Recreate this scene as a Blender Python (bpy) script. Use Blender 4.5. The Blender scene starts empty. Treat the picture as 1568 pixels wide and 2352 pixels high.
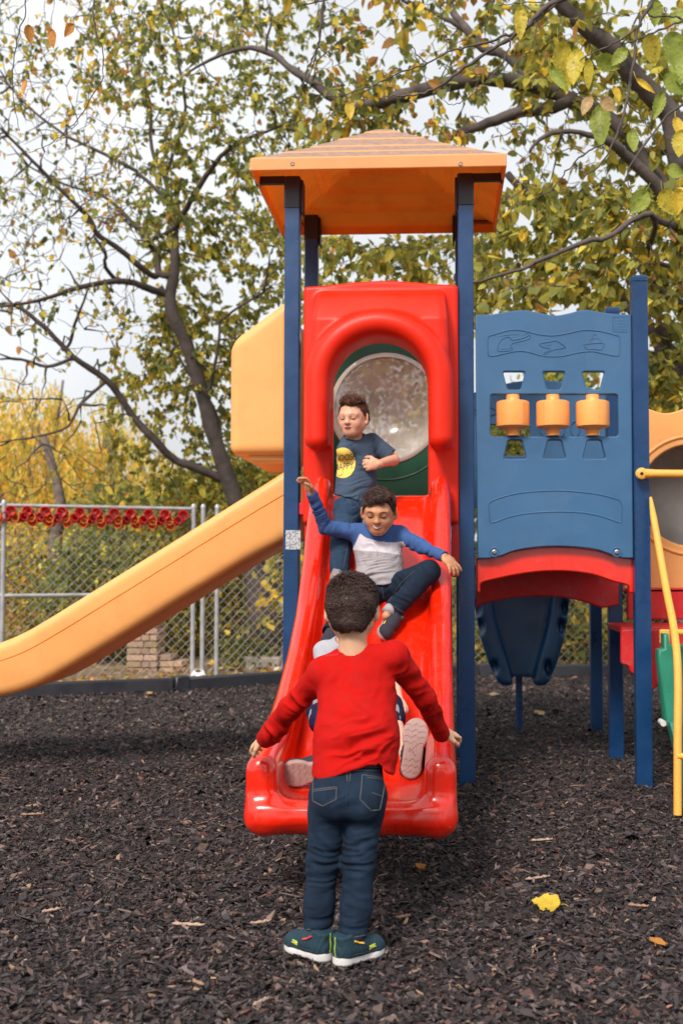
import bpy, math, random
import numpy as np
from mathutils import Vector, Matrix
from mathutils.bvhtree import BVHTree
random.seed(7); RNG = np.random.default_rng(7)
scene = bpy.context.scene
COL = scene.collection
R = math.radians
# ------------------------------------------------------------------ camera
FPX, CU, CV, HCAM = 2600.0, 880.0, 1176.0, 1.244        # focal length / centre in reference units (1568 x 2352)
TILT, YAW = math.atan(124/2600), math.atan(130/2600)
cam_d = bpy.data.cameras.new('camera'); cam = bpy.data.objects.new('camera', cam_d); COL.objects.link(cam)
cam.location = (0, 0, HCAM); cam.rotation_euler = (R(90)+TILT, 0, YAW)
cam_d.sensor_fit = 'VERTICAL'; cam_d.sensor_height = 36; cam_d.lens = 36*FPX/2352
cam_d.shift_x = (784-CU)/2352; cam_d.clip_end = 400; cam_d.clip_start = .05
cam_d.dof.use_dof = True; cam_d.dof.focus_distance = 4.9; cam_d.dof.aperture_fstop = 2.9
scene.camera = cam
# ------------------------------------------------------------------ sky, sun, exposure
SUN_EL, SUN_AZ = R(44), R(202)                           # azimuth clockwise from +Y: behind and left of the camera
w = bpy.data.worlds.new('World'); scene.world = w; w.use_nodes = True
nt = w.node_tree; bg = nt.nodes['Background']
sky = nt.nodes.new('ShaderNodeTexSky'); sky.sky_type = 'NISHITA'; sky.sun_disc = False
sky.sun_elevation = SUN_EL; sky.sun_rotation = SUN_AZ; sky.dust_density = 4; sky.air_density = 1; sky.ozone_density = 1
hs = nt.nodes.new('ShaderNodeHueSaturation'); hs.inputs['Saturation'].default_value = .22; hs.inputs['Value'].default_value = .9
mx = nt.nodes.new('ShaderNodeMix'); mx.data_type = 'RGBA'; mx.inputs[0].default_value = .62
mx.inputs[7].default_value = (8.6, 8.9, 9.2, 1)
nt.links.new(sky.outputs[0], hs.inputs['Color']); nt.links.new(hs.outputs[0], mx.inputs[6])
cn = nt.nodes.new('ShaderNodeTexNoise'); cn.inputs['Scale'].default_value = 2.2; cn.inputs['Detail'].default_value = 6
tcw = nt.nodes.new('ShaderNodeTexCoord'); nt.links.new(tcw.outputs['Generated'], cn.inputs['Vector'])
mr = nt.nodes.new('ShaderNodeMapRange'); mr.inputs[1].default_value = .35; mr.inputs[2].default_value = .65; mr.inputs[3].default_value = .45; mr.inputs[4].default_value = .85
nt.links.new(cn.outputs['Fac'], mr.inputs[0]); nt.links.new(mr.outputs[0], mx.inputs[0])
nt.links.new(mx.outputs[2], bg.inputs['Color']); bg.inputs['Strength'].default_value = .096
sun_d = bpy.data.lights.new('sun', 'SUN'); sun = bpy.data.objects.new('sun', sun_d); COL.objects.link(sun)
sun_d.energy = 2.8; sun_d.angle = R(15); sun_d.color = (1, .93, .82)
sd = Vector((math.sin(SUN_AZ)*math.cos(SUN_EL), math.cos(SUN_AZ)*math.cos(SUN_EL), math.sin(SUN_EL)))
sun.rotation_euler = (-sd).to_track_quat('-Z', 'Y').to_euler(); sun.location = sd*20
vs = scene.view_settings; vs.view_transform = 'Standard'; vs.look = 'None'; vs.exposure = 0.5; vs.gamma = 1.0
scene.cycles.max_bounces = 8; scene.cycles.transparent_max_bounces = 12
scene.cycles.sample_clamp_indirect = 6

# ------------------------------------------------------------------ helpers
_rot = np.array(cam.rotation_euler.to_matrix())
def ray(u, v):
    d = _rot @ np.array([(u-CU)/FPX, -(v-CV)/FPX, -1.0]); return d
def P(u, v, Y):
    """point of the place seen at (u,v) of the survey picture and standing Y metres in front of the camera plane"""
    d = ray(u, v); return np.array([0, 0, HCAM]) + d*(Y/d[1])
def G(u, v, z=0.0):
    d = ray(u, v); t = (z-HCAM)/d[2]; return np.array([0, 0, HCAM]) + d*t
def px(n, Y): return n*Y/FPX

def tag(o, label=None, cat=None, group=None, kind=None):
    if label: o['label'] = label
    if cat: o['category'] = cat
    if group: o['group'] = group
    if kind: o['kind'] = kind
    return o
def thing(name, loc, label, cat, group=None):
    o = bpy.data.objects.new(name, None); COL.objects.link(o); o.location = tuple(loc); o.empty_display_size = .1
    return tag(o, label, cat, group)
def origin_of(p):
    while p.parent: p = p.parent
    return np.array(p.location)
def link_mesh(name, me, mats, parent=None):
    o = bpy.data.objects.new(name, me); COL.objects.link(o)
    for m in (mats if isinstance(mats, (list, tuple)) else [mats]): me.materials.append(m)
    if parent is not None: o.parent = parent
    return o
def mesh_np(name, V, F, mats, parent=None, smooth=True, col=None, mi=None, loc=None):
    """V (n,3) world coordinates; F array (m,k) or a list of such arrays / polygons"""
    V = np.asarray(V, dtype=np.float64)
    if parent is not None: V = V-origin_of(parent)
    elif loc is not None: V = V-np.asarray(loc)
    me = bpy.data.meshes.new(name)
    if isinstance(F, np.ndarray): F = [F]
    flat = []; tot = []
    for f in F:
        f = np.asarray(f)
        if f.ndim == 1: flat.append(f); tot.append(np.array([len(f)]))
        else: flat.append(f.ravel()); tot.append(np.full(len(f), f.shape[1]))
    flat = np.concatenate(flat).astype(np.int32); tot = np.concatenate(tot).astype(np.int32)
    start = np.concatenate([[0], np.cumsum(tot)[:-1]]).astype(np.int32)
    me.vertices.add(len(V)); me.vertices.foreach_set('co', V.astype(np.float32).ravel())
    me.loops.add(len(flat)); me.loops.foreach_set('vertex_index', flat)
    me.polygons.add(len(tot)); me.polygons.foreach_set('loop_start', start)
    try: me.polygons.foreach_set('loop_total', tot)
    except Exception: pass
    if mi is not None: me.polygons.foreach_set('material_index', np.asarray(mi, dtype=np.int32))
    me.polygons.foreach_set('use_smooth', np.full(len(tot), bool(smooth)))
    me.update(calc_edges=True)
    if col is not None:
        a = me.color_attributes.new('col', 'FLOAT_COLOR', 'POINT')
        c = np.ones((len(V), 4), dtype=np.float32); c[:, :3] = col
        a.data.foreach_set('color', c.ravel())
    me.validate(verbose=False)
    o = link_mesh(name, me, mats, parent)
    if parent is None and loc is not None: o.location = tuple(loc)
    return o

class MB:
    """collects simple solids into one mesh"""
    def __init__(s): s.V = []; s.F = []; s.n = 0; s.M = []
    def add(s, V, F, m=0):
        V = np.asarray(V, float).reshape(-1, 3)
        s.V.append(V)
        for f in F: s.F.append(np.asarray(f)+s.n); s.M.append(m)
        s.n += len(V)
    def box(s, lo, hi, m=0, bev=.004):
        a_ = np.array(lo, float); b_ = np.array(hi, float); lo = np.minimum(a_, b_); hi2 = np.maximum(a_, b_); s.obox((lo+hi2)/2, (hi2-lo)/2, np.eye(3), m, bev)
    def obox(s, c, h, A, m=0, bev=.004):
        """bevelled box, half sizes h, axes = rows of A"""
        c = np.asarray(c, float); h = np.asarray(h, float); A = np.asarray(A, float)
        b = min(bev, h.min()*.6)
        pts = {}; V = []
        for sx in (-1, 1):
            for sy in (-1, 1):
                for sz in (-1, 1):
                    sg = np.array([sx, sy, sz])
                    for ax in range(3):
                        q = sg*(h-b); q[ax] = sg[ax]*h[ax]
                        pts[(sx, sy, sz, ax)] = len(V); V.append(c+q@A)
        F = []
        def face(ids):
            a, b_, c_ = (np.array(V[i]) for i in ids[:3]); nrm = np.cross(b_-a, c_-b_); mid = np.mean([V[i] for i in ids], axis=0)-c
            F.append(ids if np.dot(nrm, mid) > 0 else ids[::-1])
        for ax in range(3):
            o1, o2 = [i for i in range(3) if i != ax]
            for sg in (-1, 1):
                ids = []
                for a, b_ in ((-1, -1), (1, -1), (1, 1), (-1, 1)):
                    k = [0, 0, 0]; k[ax] = sg; k[o1] = a; k[o2] = b_; ids.append(pts[(*k, ax)])
                face(ids)
            for a in (-1, 1):                                 # edges parallel to ax
                for b_ in (-1, 1):
                    k0 = [0, 0, 0]; k0[ax] = -1; k0[o1] = a; k0[o2] = b_; k1 = list(k0); k1[ax] = 1
                    face([pts[(*k0, o1)], pts[(*k1, o1)], pts[(*k1, o2)], pts[(*k0, o2)]])
        for sx in (-1, 1):
            for sy in (-1, 1):
                for sz in (-1, 1): face([pts[(sx, sy, sz, a)] for a in range(3)])
        s.add(V, F, m)
    def tube(s, pts, rad, n=8, m=0, cap=True, flat=None):
        pts = np.asarray(pts, float); k = len(pts)
        rad = np.broadcast_to(np.asarray(rad, float), (k,))
        T = np.gradient(pts, axis=0); T /= np.linalg.norm(T, axis=1)[:, None]+1e-12
        ref = np.array([0, 0, 1.0]) if abs(T[0][2]) < .9 else np.array([1.0, 0, 0])
        a = np.cross(T[0], ref); a /= np.linalg.norm(a); V = []
        an = np.arange(n)*2*math.pi/n; ca, sa = np.cos(an)[:, None], np.sin(an)[:, None]
        for i in range(k):
            a = a-T[i]*np.dot(a, T[i]); a /= np.linalg.norm(a)+1e-12; b = np.cross(T[i], a)
            fb = 1 if flat is None else flat
            V.append(pts[i]+rad[i]*(ca*a+sa*b*fb))
        V = np.concatenate(V); F = []
        for i in range(k-1):
            for j in range(n):
                j2 = (j+1) % n; F.append([i*n+j, i*n+j2, (i+1)*n+j2, (i+1)*n+j])
        if cap: F.append(list(range(n))[::-1]); F.append([(k-1)*n+j for j in range(n)])
        s.add(V, F, m)
    def lathe(s, c, axis, prof, n=24, m=0, cap=True):
        """prof: list of (radius, distance along axis)"""
        c = np.asarray(c, float); ax = np.asarray(axis, float); ax /= np.linalg.norm(ax)
        ref = np.array([0, 0, 1.0]) if abs(ax[2]) < .9 else np.array([1.0, 0, 0])
        a = np.cross(ax, ref); a /= np.linalg.norm(a); b = np.cross(ax, a)
        an = np.arange(n)*2*math.pi/n; V = []
        for r, t in prof:
            V.append(c+ax*t+r*(np.cos(an)[:, None]*a+np.sin(an)[:, None]*b))
        F = []
        for i in range(len(prof)-1):
            for j in range(n):
                j2 = (j+1) % n; F.append([i*n+j, i*n+j2, (i+1)*n+j2, (i+1)*n+j])
        if cap: F.append(list(range(n))[::-1]); F.append([(len(prof)-1)*n+j for j in range(n)])
        s.add(np.concatenate(V), F, m)
    def build(s, name, mats, parent=None, smooth=False, loc=None, auto=None):
        V = np.concatenate(s.V)
        o = mesh_np(name, V, s.F, mats, parent, smooth, None, s.M, loc)
        if auto is not None: auto_smooth(o, auto)
        return o
def auto_smooth(o, deg=40):
    me = o.data
    me.polygons.foreach_set('use_smooth', np.ones(len(me.polygons), bool))
    try: me.set_sharp_from_angle(angle=R(deg))
    except Exception: pass

def plate(name, outer, holes, thick, mats, parent, to3d, bevel=.004, extra=None):
    """moulded plate: outline and holes are 2-D loops; thickness and bevel real; to3d maps (a, b, depth) to world"""
    cu = bpy.data.curves.new('tmp', 'CURVE'); cu.dimensions = '2D'; cu.fill_mode = 'BOTH'
    cu.extrude = thick/2-bevel; cu.bevel_depth = bevel; cu.bevel_resolution = 1; cu.offset = -bevel
    for lp in [outer]+list(holes):
        sp = cu.splines.new('POLY'); sp.points.add(len(lp)-1); sp.use_cyclic_u = True
        for i, (a, b) in enumerate(lp): sp.points[i].co = (a, b, 0, 1)
    ob = bpy.data.objects.new('tmp', cu); COL.objects.link(ob)
    dg = bpy.context.evaluated_depsgraph_get(); dg.update()
    me = bpy.data.meshes.new_from_object(ob.evaluated_get(dg))
    V = np.array([v.co[:] for v in me.vertices]); F = [np.array(p.vertices[:]) for p in me.polygons]
    bpy.data.objects.remove(ob); bpy.data.curves.remove(cu); bpy.data.meshes.remove(me)
    W = np.array([to3d(a, b, c) for a, b, c in V])
    mb = MB(); mb.add(W, F)
    if extra: extra(mb)
    return mb.build(name, mats, parent, auto=50)
def text_mesh(txt, size=1.0):
    cu = bpy.data.curves.new('tmp', 'FONT'); cu.body = txt; cu.size = size; cu.align_x = 'CENTER'; cu.align_y = 'CENTER'; cu.resolution_u = 3
    ob = bpy.data.objects.new('tmp', cu); COL.objects.link(ob)
    dg = bpy.context.evaluated_depsgraph_get(); dg.update()
    me = bpy.data.meshes.new_from_object(ob.evaluated_get(dg))
    V = np.array([v.co[:] for v in me.vertices]); F = [np.array(p.vertices[:]) for p in me.polygons]
    bpy.data.objects.remove(ob); bpy.data.curves.remove(cu); bpy.data.meshes.remove(me)
    return V, F
def catmull(pts, n=6, closed=False):
    pts = np.asarray(pts, float); out = []
    m = len(pts)
    for i in range(m if closed else m-1):
        if closed: p0, p1, p2, p3 = pts[(i-1) % m], pts[i], pts[(i+1) % m], pts[(i+2) % m]
        else: p0, p1, p2, p3 = pts[max(i-1, 0)], pts[i], pts[i+1], pts[min(i+2, m-1)]
        for j in range(n):
            t = j/n
            out.append(.5*((2*p1)+(-p0+p2)*t+(2*p0-5*p1+4*p2-p3)*t*t+(-p0+3*p1-3*p2+p3)*t**3))
    if not closed: out.append(pts[-1])
    return np.array(out)
def roundpoly(pts, r, n=5):
    """rounds the corners of a 2-D polygon"""
    pts = np.asarray(pts, float); m = len(pts); out = []
    for i in range(m):
        p0, p, p1 = pts[i-1], pts[i], pts[(i+1) % m]
        a = p0-p; la = np.linalg.norm(a); b = p1-p; lb = np.linalg.norm(b)
        rr = min(r, la*.45, lb*.45); A = p+a/la*rr; B = p+b/lb*rr
        for j in range(n+1):
            t = j/n; out.append((1-t)**2*A+2*t*(1-t)*p+t*t*B)
    return np.array(out)

# ---- value noise (numpy)
_perm = np.random.default_rng(3).random((64, 64, 64)).astype(np.float32)
def vnoise(p):
    p = np.asarray(p, np.float32); i = np.floor(p).astype(int); f = p-i; f = f*f*(3-2*f); i &= 63; j = (i+1) & 63
    x0, y0, z0 = i[..., 0], i[..., 1], i[..., 2]; x1, y1, z1 = j[..., 0], j[..., 1], j[..., 2]; fx, fy, fz = f[..., 0], f[..., 1], f[..., 2]
    L = lambda a, b, t: a+(b-a)*t
    return L(L(L(_perm[x0, y0, z0], _perm[x1, y0, z0], fx), L(_perm[x0, y1, z0], _perm[x1, y1, z0], fx), fy),
             L(L(_perm[x0, y0, z1], _perm[x1, y0, z1], fx), L(_perm[x0, y1, z1], _perm[x1, y1, z1], fx), fy), fz)*2-1

# ---- implicit surfaces
class Field:
    def __init__(s, lo, hi, h):
        s.lo = np.asarray(lo, float); s.h = h; s.n = np.ceil((np.asarray(hi)-s.lo)/h).astype(int)+1
        s.A = np.full(tuple(s.n), .2, np.float32)
    def sub(s, lo, hi, pad):
        a = np.clip(np.floor((np.minimum(lo, hi)-pad-s.lo)/s.h).astype(int), 0, s.n); b = np.clip(np.ceil((np.maximum(lo, hi)+pad-s.lo)/s.h).astype(int)+1, 0, s.n)
        if np.any(b <= a): return None, None
        sl = tuple(slice(a[i], b[i]) for i in range(3))
        g = [(s.lo[i]+s.h*np.arange(a[i], b[i])).astype(np.float32) for i in range(3)]
        return sl, (g[0][:, None, None], g[1][None, :, None], g[2][None, None, :])
    def blend(s, sl, d, k):
        a = s.A[sl]
        if k <= 0: s.A[sl] = np.minimum(a, d); return
        hh = np.maximum(k-np.abs(a-d), 0)/k; s.A[sl] = np.minimum(a, d)-hh*hh*k*.25
    def cut(s, sl, d, k):
        """removes the solid d (negative inside)"""
        a = s.A[sl]; d = -d; hh = np.maximum(k-np.abs(a-d), 0)/max(k, 1e-9); s.A[sl] = np.maximum(a, d)+hh*hh*k*.25
    def _cone(s, a, b, ra, rb, k, flat):
        a = np.asarray(a, float); b = np.asarray(b, float); r = max(ra, rb)
        sl, g = s.sub(np.minimum(a, b), np.maximum(a, b), r+k+3*s.h)
        if sl is None: return None, None
        ba = b-a; L2 = float(ba@ba)+1e-12
        qx, qy, qz = g[0]-np.float32(a[0]), g[1]-np.float32(a[1]), g[2]-np.float32(a[2])
        t = np.clip((qx*ba[0]+qy*ba[1]+qz*ba[2])/L2, 0, 1).astype(np.float32)
        qx = qx-t*ba[0]; qy = qy-t*ba[1]; qz = qz-t*ba[2]
        if flat is not None:
            n, f = flat; n = np.asarray(n, float)/np.linalg.norm(n); dn = (qx*n[0]+qy*n[1]+qz*n[2])*(f-1)
            qx = qx+dn*n[0]; qy = qy+dn*n[1]; qz = qz+dn*n[2]
        return sl, (np.sqrt(qx*qx+qy*qy+qz*qz)-(ra+(rb-ra)*t)).astype(np.float32)
    def cone(s, a, b, ra, rb=None, k=.02, flat=None, neg=False):
        sl, d = s._cone(a, b, ra, ra if rb is None else rb, k, flat)
        if sl is None: return
        (s.cut if neg else s.blend)(sl, d, k)
    def ell(s, c, r, A=None, k=.02, neg=False):
        c = np.asarray(c, float); r = np.asarray(r, float); A = np.eye(3) if A is None else np.asarray(A, float); R_ = r.max()
        sl, g = s.sub(c, c, R_+k+3*s.h)
        if sl is None: return
        x, y, z = g[0]-np.float32(c[0]), g[1]-np.float32(c[1]), g[2]-np.float32(c[2])
        q = [(x*A[i][0]+y*A[i][1]+z*A[i][2])/r[i] for i in range(3)]
        k0 = np.sqrt(q[0]**2+q[1]**2+q[2]**2); q2 = [q[i]/r[i] for i in range(3)]; k1 = np.sqrt(q2[0]**2+q2[1]**2+q2[2]**2)+1e-6
        d = (k0*(k0-1)/k1).astype(np.float32)
        (s.cut if neg else s.blend)(sl, d, k)
    def all(s):
        g = [(s.lo[i]+s.h*np.arange(s.n[i])).astype(np.float32) for i in range(3)]
        return g[0][:, None, None], g[1][None, :, None], g[2][None, None, :]
    def clip(s, p, n, k=.003):
        """keeps the half space behind the plane through p with outward normal n"""
        n = np.asarray(n, float); n = n/np.linalg.norm(n); g = s.all(); d = ((g[0]-p[0])*n[0]+(g[1]-p[1])*n[1]+(g[2]-p[2])*n[2]).astype(np.float32)
        sl = tuple(slice(None) for _ in range(3)); s.cut(sl, -d, k)
    def mesh(s, smooth=1):
        A = s.A; A[0] = A[-1] = .2; A[:, 0] = A[:, -1] = .2; A[:, :, 0] = A[:, :, -1] = .2
        neg = A < 0
        nx, ny, nz = A.shape; cid = -np.ones((nx-1, ny-1, nz-1), np.int32)
        cnt = np.zeros((nx-1, ny-1, nz-1), np.uint8)
        for i in (0, 1):
            for j in (0, 1):
                for k in (0, 1): cnt += neg[i:nx-1+i, j:ny-1+j, k:nz-1+k]
        act = np.argwhere((cnt > 0) & (cnt < 8)); cid[act[:, 0], act[:, 1], act[:, 2]] = np.arange(len(act))
        acc = np.zeros((len(act), 3)); w_ = np.zeros(len(act))
        cor = [(i, j, k) for i in (0, 1) for j in (0, 1) for k in (0, 1)]
        for a in range(8):
            for b in range(a+1, 8):
                ca, cb = cor[a], cor[b]
                if sum(abs(ca[i]-cb[i]) for i in range(3)) != 1: continue
                va = A[act[:, 0]+ca[0], act[:, 1]+ca[1], act[:, 2]+ca[2]]; vb = A[act[:, 0]+cb[0], act[:, 1]+cb[1], act[:, 2]+cb[2]]
                m = (va < 0) != (vb < 0); t = np.where(m, va/(va-vb+1e-20), 0)[:, None]
                pt = np.array(ca)+t*(np.array(cb)-np.array(ca)); acc += pt*m[:, None]; w_ += m
        V = s.lo+s.h*(act+acc/w_[:, None])
        Fs = []
        for ax in range(3):
            o1, o2 = (ax+1) % 3, (ax+2) % 3
            sa = [slice(None)]*3; sb = [slice(None)]*3; sa[ax] = slice(0, -1); sb[ax] = slice(1, None)
            ch = neg[tuple(sa)] != neg[tuple(sb)]; e = np.argwhere(ch)
            e = e[(e[:, o1] > 0) & (e[:, o2] > 0) & (e[:, o1] < A.shape[o1]-1) & (e[:, o2] < A.shape[o2]-1)]
            ins = neg[e[:, 0], e[:, 1], e[:, 2]]
            def c(d1, d2):
                q = e.copy(); q[:, o1] -= d1; q[:, o2] -= d2; return cid[q[:, 0], q[:, 1], q[:, 2]]
            q = np.stack([c(1, 1), c(0, 1), c(0, 0), c(1, 0)], 1)
            q[~ins] = q[~ins][:, ::-1]; Fs.append(q)
        F = np.concatenate(Fs); F = F[(F >= 0).all(1)]
        for _ in range(smooth): V = lap(V, F, .5)
        return V, F
def lap(V, F, a=.5):
    n = len(V); S = np.zeros((n, 3)); C = np.zeros(n)
    for i in range(4):
        p, q = F[:, i], F[:, (i+1) % 4]
        for x in range(3): S[:, x] += np.bincount(p, V[q, x], n)+np.bincount(q, V[p, x], n)
        C += np.bincount(p, minlength=n)+np.bincount(q, minlength=n)
    return V*(1-a)+a*S/np.maximum(C, 1)[:, None]
def normals(V, F):
    N = np.zeros_like(V); fn = np.cross(V[F[:, 2]]-V[F[:, 0]], V[F[:, 3]]-V[F[:, 1]])
    for i in range(4):
        for x in range(3): N[:, x] += np.bincount(F[:, i], fn[:, x], len(V))
    return N/(np.linalg.norm(N, axis=1)[:, None]+1e-12)

# ------------------------------------------------------------------ materials
def mat(name, base, rough=.5, var=.0, vscale=5, bump=0., bscale=60, coat=0., attr=False, spec=.5, trans=0., dirt=None, metal=0., sss=0., sheen=0., fine=0.):
    m = bpy.data.materials.new(name); m.use_nodes = True; t = m.node_tree; N = t.nodes; L = t.links
    b = N['Principled BSDF']; b.inputs['Roughness'].default_value = rough; b.inputs['Specular IOR Level'].default_value = spec
    b.inputs['Metallic'].default_value = metal
    if coat: b.inputs['Coat Weight'].default_value = coat; b.inputs['Coat Roughness'].default_value = .12
    if sheen: b.inputs['Sheen Weight'].default_value = sheen
    if sss: b.inputs['Subsurface Weight'].default_value = sss; b.inputs['Subsurface Radius'].default_value = (.02, .008, .004); b.inputs['Subsurface Scale'].default_value = .5
    tc = N.new('ShaderNodeTexCoord')
    if attr:
        a = N.new('ShaderNodeAttribute'); a.attribute_name = 'col'; src = a.outputs['Color']
    else:
        a = N.new('ShaderNodeRGB'); a.outputs[0].default_value = (*base, 1); src = a.outputs[0]
    if var:
        n = N.new('ShaderNodeTexNoise'); n.inputs['Scale'].default_value = vscale; n.inputs['Detail'].default_value = 7; n.inputs['Roughness'].default_value = .6
        L.new(tc.outputs['Object'], n.inputs['Vector'])
        r = N.new('ShaderNodeMapRange'); r.inputs[1].default_value = .3; r.inputs[2].default_value = .7; r.inputs[3].default_value = 1-var; r.inputs[4].default_value = 1+var
        L.new(n.outputs['Fac'], r.inputs[0]); h = N.new('ShaderNodeHueSaturation'); L.new(src, h.inputs['Color']); L.new(r.outputs[0], h.inputs['Value']); src = h.outputs[0]
        rr = N.new('ShaderNodeMapRange'); rr.inputs[1].default_value = .3; rr.inputs[2].default_value = .7; rr.inputs[3].default_value = max(.05, rough*(1-.35)); rr.inputs[4].default_value = min(1, rough*1.35)
        L.new(n.outputs['Fac'], rr.inputs[0]); L.new(rr.outputs[0], b.inputs['Roughness'])
    if dirt:
        dc, ds, da = dirt
        n = N.new('ShaderNodeTexNoise'); n.inputs['Scale'].default_value = ds; n.inputs['Detail'].default_value = 9; n.inputs['Roughness'].default_value = .7
        L.new(tc.outputs['Object'], n.inputs['Vector']); r = N.new('ShaderNodeMapRange'); r.inputs[1].default_value = .5; r.inputs[2].default_value = .72; r.inputs[3].default_value = 0; r.inputs[4].default_value = da
        L.new(n.outputs['Fac'], r.inputs[0]); q = N.new('ShaderNodeMix'); q.data_type = 'RGBA'; q.inputs[7].default_value = (*dc, 1)
        L.new(r.outputs[0], q.inputs[0]); L.new(src, q.inputs[6]); src = q.outputs[2]
    L.new(src, b.inputs['Base Color'])
    if bump or fine:
        n = N.new('ShaderNodeTexNoise'); n.inputs['Scale'].default_value = bscale; n.inputs['Detail'].default_value = 5
        L.new(tc.outputs['Object'], n.inputs['Vector']); bp = N.new('ShaderNodeBump'); bp.inputs['Strength'].default_value = bump; bp.inputs['Distance'].default_value = .01
        L.new(n.outputs['Fac'], bp.inputs['Height']); L.new(bp.outputs[0], b.inputs['Normal'])
    if trans:
        tr = N.new('ShaderNodeBsdfTranslucent'); L.new(src, tr.inputs['Color']); ms = N.new('ShaderNodeMixShader'); ms.inputs[0].default_value = trans
        L.new(b.outputs[0], ms.inputs[1]); L.new(tr.outputs[0], ms.inputs[2]); L.new(ms.outputs[0], N['Material Output'].inputs['Surface'])
    return m
M = {}
M['red'] = mat('red_plastic', (.76, .014, .001), .2, .08, 4, .05, 8, coat=.6, dirt=((.72, .06, .035), 16, .5))
def streaks(m, scale, lo, hi, amt=.0):
    t = m.node_tree; b = t.nodes['Principled BSDF']; tc = t.nodes.new('ShaderNodeTexCoord'); mp = t.nodes.new('ShaderNodeMapping'); mp.inputs['Scale'].default_value = scale; n = t.nodes.new('ShaderNodeTexNoise'); n.inputs['Scale'].default_value = 1; n.inputs['Detail'].default_value = 8; n.inputs['Roughness'].default_value = .7
    t.links.new(tc.outputs['Object'], mp.inputs[0]); t.links.new(mp.outputs[0], n.inputs['Vector']); r = t.nodes.new('ShaderNodeMapRange'); r.inputs[1].default_value = .45; r.inputs[2].default_value = .7; r.inputs[3].default_value = lo; r.inputs[4].default_value = hi; t.links.new(n.outputs['Fac'], r.inputs[0]); t.links.new(r.outputs[0], b.inputs['Roughness'])
streaks(M['red'], (22, 3, 3), .17, .36)
M['hood'] = mat('red_hood_plastic', (.76, .018, .003), .45, .08, 3, .12, 220, dirt=((.55, .03, .015), 6, .35), spec=.3)
M['peach'] = mat('faded_orange_plastic', (.98, .47, .15), .45, .05, 3, .08, 200, dirt=((.80, .33, .12), 7, .45), trans=.17)
M['spin'] = mat('orange_plastic', (.96, .38, .10), .4, .05, 9, .08, 100)
M['rooftop'] = mat('weathered_roof_plastic', (.50, .35, .285), .8, .25, 26, .3, 60, trans=.42, dirt=((.62, .34, .2), 9, .5))
M['roofedge'] = mat('sun_faded_roof_edge', (.93, .46, .18), .5, .06, 6, trans=.35)
M['roofin'] = mat('unfaded_orange_roof_lining', (1.0, .35, .04), .45, .10, 3, trans=.78, dirt=((.8, .12, .01), 2.5, .5))
M['navy'] = mat('navy_painted_steel', (.006, .042, .135), .32, .12, 5, .05, 40, dirt=((.03, .075, .16), 14, .25))
M['black'] = mat('black_bracket_steel', (.012, .012, .02), .4)
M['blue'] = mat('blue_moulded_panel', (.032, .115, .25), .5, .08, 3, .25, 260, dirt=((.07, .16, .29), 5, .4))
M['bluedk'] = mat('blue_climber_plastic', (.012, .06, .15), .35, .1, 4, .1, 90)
M['green'] = mat('green_moulded_panel', (.006, .085, .045), .4, .1, 5, .1, 90)
M['teal'] = mat('green_climber_plastic', (.02, .22, .14), .5, .12, 6, .2, 120)
M['yellow'] = mat('yellow_ribbed_rail', (.88, .42, .07), .45, .06, 9, .5, 160)
M['steel'] = mat('bolt_steel', (.35, .35, .36), .35, metal=.9)
M['galv'] = mat('galvanised_steel', (.42, .42, .44), .5, .15, 9, metal=.45)
M['wire'] = mat('galvanised_wire', (.31, .275, .265), .55)
M['deck'] = mat('red_platform_coating', (.62, .012, .014), .5, .12, 6, .3, 140, dirt=((.35, .12, .1), 20, .6))
M['curb'] = mat('black_plastic_border', (.022, .022, .03), .55, .15, 6, .2, 60)
M['sole'] = mat('grey_shoe_sole', (.36, .23, .21), .7, .12, 30, .3, 120)
M['white'] = mat('white_rubber', (.62, .60, .60), .6, .1, 20)
M['lime'] = mat('lime_trim', (.55, .75, .06), .6)
M['shoe'] = mat('teal_navy_knit', (.006, .034, .055), .8, .2, 30, .5, 300)
M['shoedk'] = mat('dark_shoe_cloth', (.02, .02, .035), .8, .2, 30, .5, 300)
M['attrskin'] = mat('skin', (.6, .35, .25), .5, .03, 30, .05, 300, attr=True, sss=.12, spec=.35)
M['hair'] = mat('dark_brown_hair', (.03, .015, .012), .5, attr=True, spec=.3)
M['cloth'] = mat('jersey_cloth', (1, 1, 1), .85, .07, 25, .35, 500, attr=True, spec=.12)
M['denim'] = mat('denim', (1, 1, 1), .85, .20, 30, .5, 600, attr=True, spec=.12)
M['stitch'] = mat('pale_stitching', (.13, .12, .125), .8)
M['bark'] = mat('grey_brown_bark', (.16, .12, .105), .9, .45, 9, 1.0, 22)
M['barklow'] = mat('dark_brown_bark', (.070, .052, .047), .9, .5, 9, 1.0, 18)
M['barkdk'] = mat('dark_bark', (.085, .066, .060), .9, .5, 9, 1.0, 18)
M['leaf'] = mat('leaf', (1, 1, 1), .5, .12, 14, attr=True, trans=.58, spec=.3)
M['brick'] = None
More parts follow.
